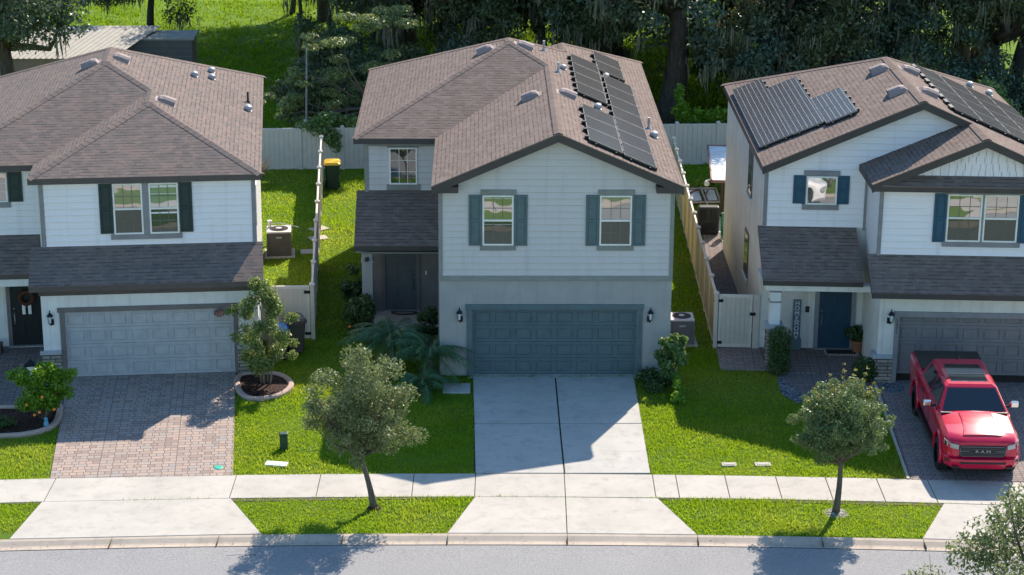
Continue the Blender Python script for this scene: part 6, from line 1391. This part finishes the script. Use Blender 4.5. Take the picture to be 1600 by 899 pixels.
    gs=MB(); gs.tube([(-.6,-.04,.98),(-.56,-.045,1.035),(.56,-.045,1.035),(.6,-.04,.98),(.6,-.04,.84),(.54,-.045,.765),(-.54,-.045,.765),(-.6,-.04,.84),(-.6,-.04,.98)],.011,5); gs.box(-.6,-.36,-.046,-.036,.895,.915).box(.36,.6,-.046,-.036,.895,.915); gs.build('grille_trim',M_['ac_grey'],T)
    text_mesh('R A M',.105,.012,(0,-.05,.905),(R_(90),0,0),M_['metal'],T,'grille_lettering')
    for ch in T.children:
        if ch.name.startswith('grille_lettering'): ch.scale=(1.5,1,1)
    for sx in (-1,1):
        l=MB(); l.loft([[(sx*.64,-.02,.95),(sx*.64,-.01,1.07)],[(sx*.80,.0,.975),(sx*.80,.02,1.10)],[(sx*.93,.1,1.0),(sx*.93,.12,1.115)],[(sx*.975,.3,1.03),(sx*.975,.3,1.12)]],caps=False); l2=l
        ho=MB(); ho.loft([[(sx*.63,-.012,.94),(sx*.63,-.004,1.09)],[(sx*.80,.006,.965),(sx*.80,.03,1.12)],[(sx*.94,.11,.99),(sx*.94,.13,1.13)],[(sx*.98,.31,1.02),(sx*.98,.31,1.135)]],caps=False); hh=ho.build('headlight_housing',M_['black'],T)
        lo=l.build('headlight',M_['lens'],T); s=lo.modifiers.new('thick','SOLIDIFY'); s.thickness=.03; s.offset=0
        s=hh.modifiers.new('thick','SOLIDIFY'); s.thickness=.02; s.offset=0
    bp=[]
    for x,s,zo in ((-1.0,.45,0),(-.98,.16,0),(-.84,-.06,0),(-.5,-.13,0),(.5,-.13,0),(.84,-.06,0),(.98,.16,0),(1.0,.45,0)):
        k=.03 if abs(x)>.9 else 0
        bp.append([(x,s+.06,.72),(x,s-.02,.70),(x,s-.03,.60),(x*.99,s,.52),(x*.98,s+.02,.46),(x*.95,s+.1,.40+k*2),(x*.9,s+.3,.42)])
    bb=MB(); bb.loft(bp,caps=True); bo2=bb.build('front_bumper',M_['red'],T,smooth=True); e=bo2.modifiers.new('split','EDGE_SPLIT'); e.split_angle=R_(40)
    lf=MB(); lf.box(-.6,.6,-.17,-.1,.585,.645); lf.box(-.8,-.62,-.14,-.02,.45,.51).box(.62,.8,-.14,-.02,.45,.51); lf.obox((-.9,.02,.63),(.07,-.085,0),(.01,.01,0),(0,0,.04)); lf.obox((.9,.02,.63),(.07,.085,0),(.01,-.01,0),(0,0,.04)); lf.build('bumper_opening',M_['black'],T,bevel=.012)
    for sx in (-1,1):
        m=MB(); m.box(min(sx*1.08,sx*1.3),max(sx*1.08,sx*1.3),1.98,2.1,1.38,1.56); mo=m.build('side_mirror',M_['chrome'],T,bevel=.03)
        m=MB(); m.tube([(sx*.95,2.0,1.4),(sx*1.1,2.02,1.44)],.035,6); m.box(min(sx*1.1,sx*1.28),max(sx*1.1,sx*1.28),2.101,2.11,1.4,1.54); m.build('mirror_arm',M_['black'],mo)
        d=MB()
        for s0 in (2.55,3.45): d.box(min(sx*1.01,sx*1.04),max(sx*1.01,sx*1.04),s0+.3,s0+.52,1.16,1.2)
        d.build('door_handle',M_['black'],T,bevel=.008)
        d=MB()
        for s0 in (1.62,2.72,3.62,4.52): d.box(min(sx*1.008,sx*1.019),max(sx*1.008,sx*1.019),s0-.005,s0+.005,.56,1.3)
        d.build('door_seam',M_['black'],T)
        rb=MB(); rb.box(min(sx*.85,sx*1.06),max(sx*.85,sx*1.06),1.62,4.3,.36,.43); rb.build('running_board',M_['black'],T,bevel=.02)
    tl=MB(); tl.box(-.98,-.88,6.3,6.35,.95,1.3).box(.88,.98,6.3,6.35,.95,1.3); tl.build('tail_light',M_['red'],T,bevel=.01)
    rb=MB(); rb.box(-.95,.95,6.3,6.48,.5,.68); rb.build('rear_bumper',M_['black'],T,bevel=.04)
pickup()
def car():
    T=thing('parked_car','white car parked across the street, seen mirrored in the small blue-shuttered window','car',(11.0,42.0,-.03),-math.pi/2)
    # nose towards local -y -> turned so that the nose points to +x
    T.rotation_euler=(0,0,math.pi/2)
    st=[(0,.62,.3,.5,.66,.72,.02),(.1,.76,.24,.5,.7,.78,.03),(.4,.86,.2,.5,.78,.88,.05),(1.1,.9,.2,.55,.88,.97,.06),(1.35,.9,.2,.55,.92,.99,.03),(2.6,.91,.2,.55,.95,1.0,.02),(3.9,.9,.22,.55,.97,1.02,.02),(4.3,.84,.26,.55,.95,1.0,.02),(4.42,.74,.34,.55,.9,.95,.01)]
    b=MB(); b.loft(body_loft(st),close=True); bo=b.build('body',M_['white_paint'],T,smooth=True)
    cut=[]
    for s in (.85,3.5):
        for sx in (-1,1):
            c=MB(); c.cyl((sx*.6,s,.34),(sx*1.1,s,.34),.38,24); co=c.build('wheel_well',M_['black']); co.parent=T; cut.append(co)
    bpy.context.view_layer.update(); boolean_cut(bo,cut)
    bo.data.polygons.foreach_set('use_smooth',[True]*len(bo.data.polygons)); e=bo.modifiers.new('split','EDGE_SPLIT'); e.split_angle=R_(32)
    u=MB(); u.box(-.6,.6,.2,4.2,.18,.4); u.build('underbody',M_['black'],T)
    for s in (.85,3.5):
        for sx in (-1,1): wheel(T,sx*.77,s,.33,.1,'ac_top',sx)
    A=[(-.82,1.15,.96),(.82,1.15,.96),(.82,4.1,.98),(-.82,4.1,.98)]; Rf=[(-.6,1.95,1.45),(.6,1.95,1.45),(.6,3.6,1.45),(-.6,3.6,1.45)]
    c=MB(); c.add(A+Rf,[(0,1,5,4),(1,2,6,5),(2,3,7,6),(3,0,4,7),(4,5,6,7)]); c.build('cabin',M_['carglass'],T,bevel=.04)
    r=MB(); r.box(-.6,.6,1.95,3.6,1.44,1.48); r.build('roof',M_['white_paint'],T,bevel=.02)
    l=MB()
    for sx in (-1,1): l.obox((sx*.72,.1,.66),(.12,sx*.05,0),(0,.04,.01),(0,0,.06))
    l.build('headlight',M_['lens'],T,bevel=.01); g=MB(); g.box(-.45,.45,-.03,.05,.38,.58); g.build('grille',M_['black'],T,bevel=.02)
car()
# ================================================================== CAMERA, LIGHT, SKY
cam=bpy.data.cameras.new('camera'); co=bpy.data.objects.new('camera',cam); C.objects.link(co)
F_,PT,RO,HC=3283.6,.3131,.0058,22.19
cam.sensor_width=36; cam.lens=F_/1600*36; cam.clip_end=2000; cam.clip_start=.5
co.location=(0,0,HC)
co.rotation_euler=(Matrix.Rotation(R_(90)-PT,3,'X')@Matrix.Rotation(RO,3,'Z')).to_euler()
bpy.context.scene.camera=co
EL,AZ=R_(41),R_(24.5)          # sun behind the houses, to the right
d=Vector((math.sin(AZ)*math.cos(EL),math.cos(AZ)*math.cos(EL),math.sin(EL)))
L=bpy.data.lights.new('sun','SUN'); L.energy=4.5; L.angle=R_(.55); L.color=(1,.90,.76)
lo=bpy.data.objects.new('sun',L); C.objects.link(lo); lo.rotation_euler=d.to_track_quat('Z','Y').to_euler(); lo.location=(20,60,60)
wd=bpy.data.worlds.new('World'); bpy.context.scene.world=wd; wd.use_nodes=True
nt=wd.node_tree; sk=nt.nodes.new('ShaderNodeTexSky'); sk.sky_type='NISHITA'; sk.sun_disc=False; sk.sun_elevation=EL; sk.sun_rotation=AZ; sk.air_density=1; sk.dust_density=.4; sk.ozone_density=2.2
bg=nt.nodes['Background']; hs=nt.nodes.new('ShaderNodeHueSaturation'); hs.inputs['Saturation'].default_value=1.15; hs.inputs['Hue'].default_value=.493; nt.links.new(sk.outputs[0],hs.inputs['Color']); nt.links.new(hs.outputs[0],bg.inputs[0]); bg.inputs[1].default_value=.135
sc=bpy.context.scene; vs=sc.view_settings; sc.display_settings.display_device='sRGB'
vs.view_transform='Standard'; vs.look='None'; vs.gamma=1; vs.exposure=.93
try: vs.use_curve_mapping=False
except Exception: pass
sc.cycles.use_denoising=True; sc.cycles.max_bounces=6; sc.cycles.transparent_max_bounces=6; sc.cycles.diffuse_bounces=3; sc.cycles.glossy_bounces=3; sc.cycles.sample_clamp_indirect=6; sc.cycles.caustics_reflective=False; sc.cycles.caustics_refractive=False
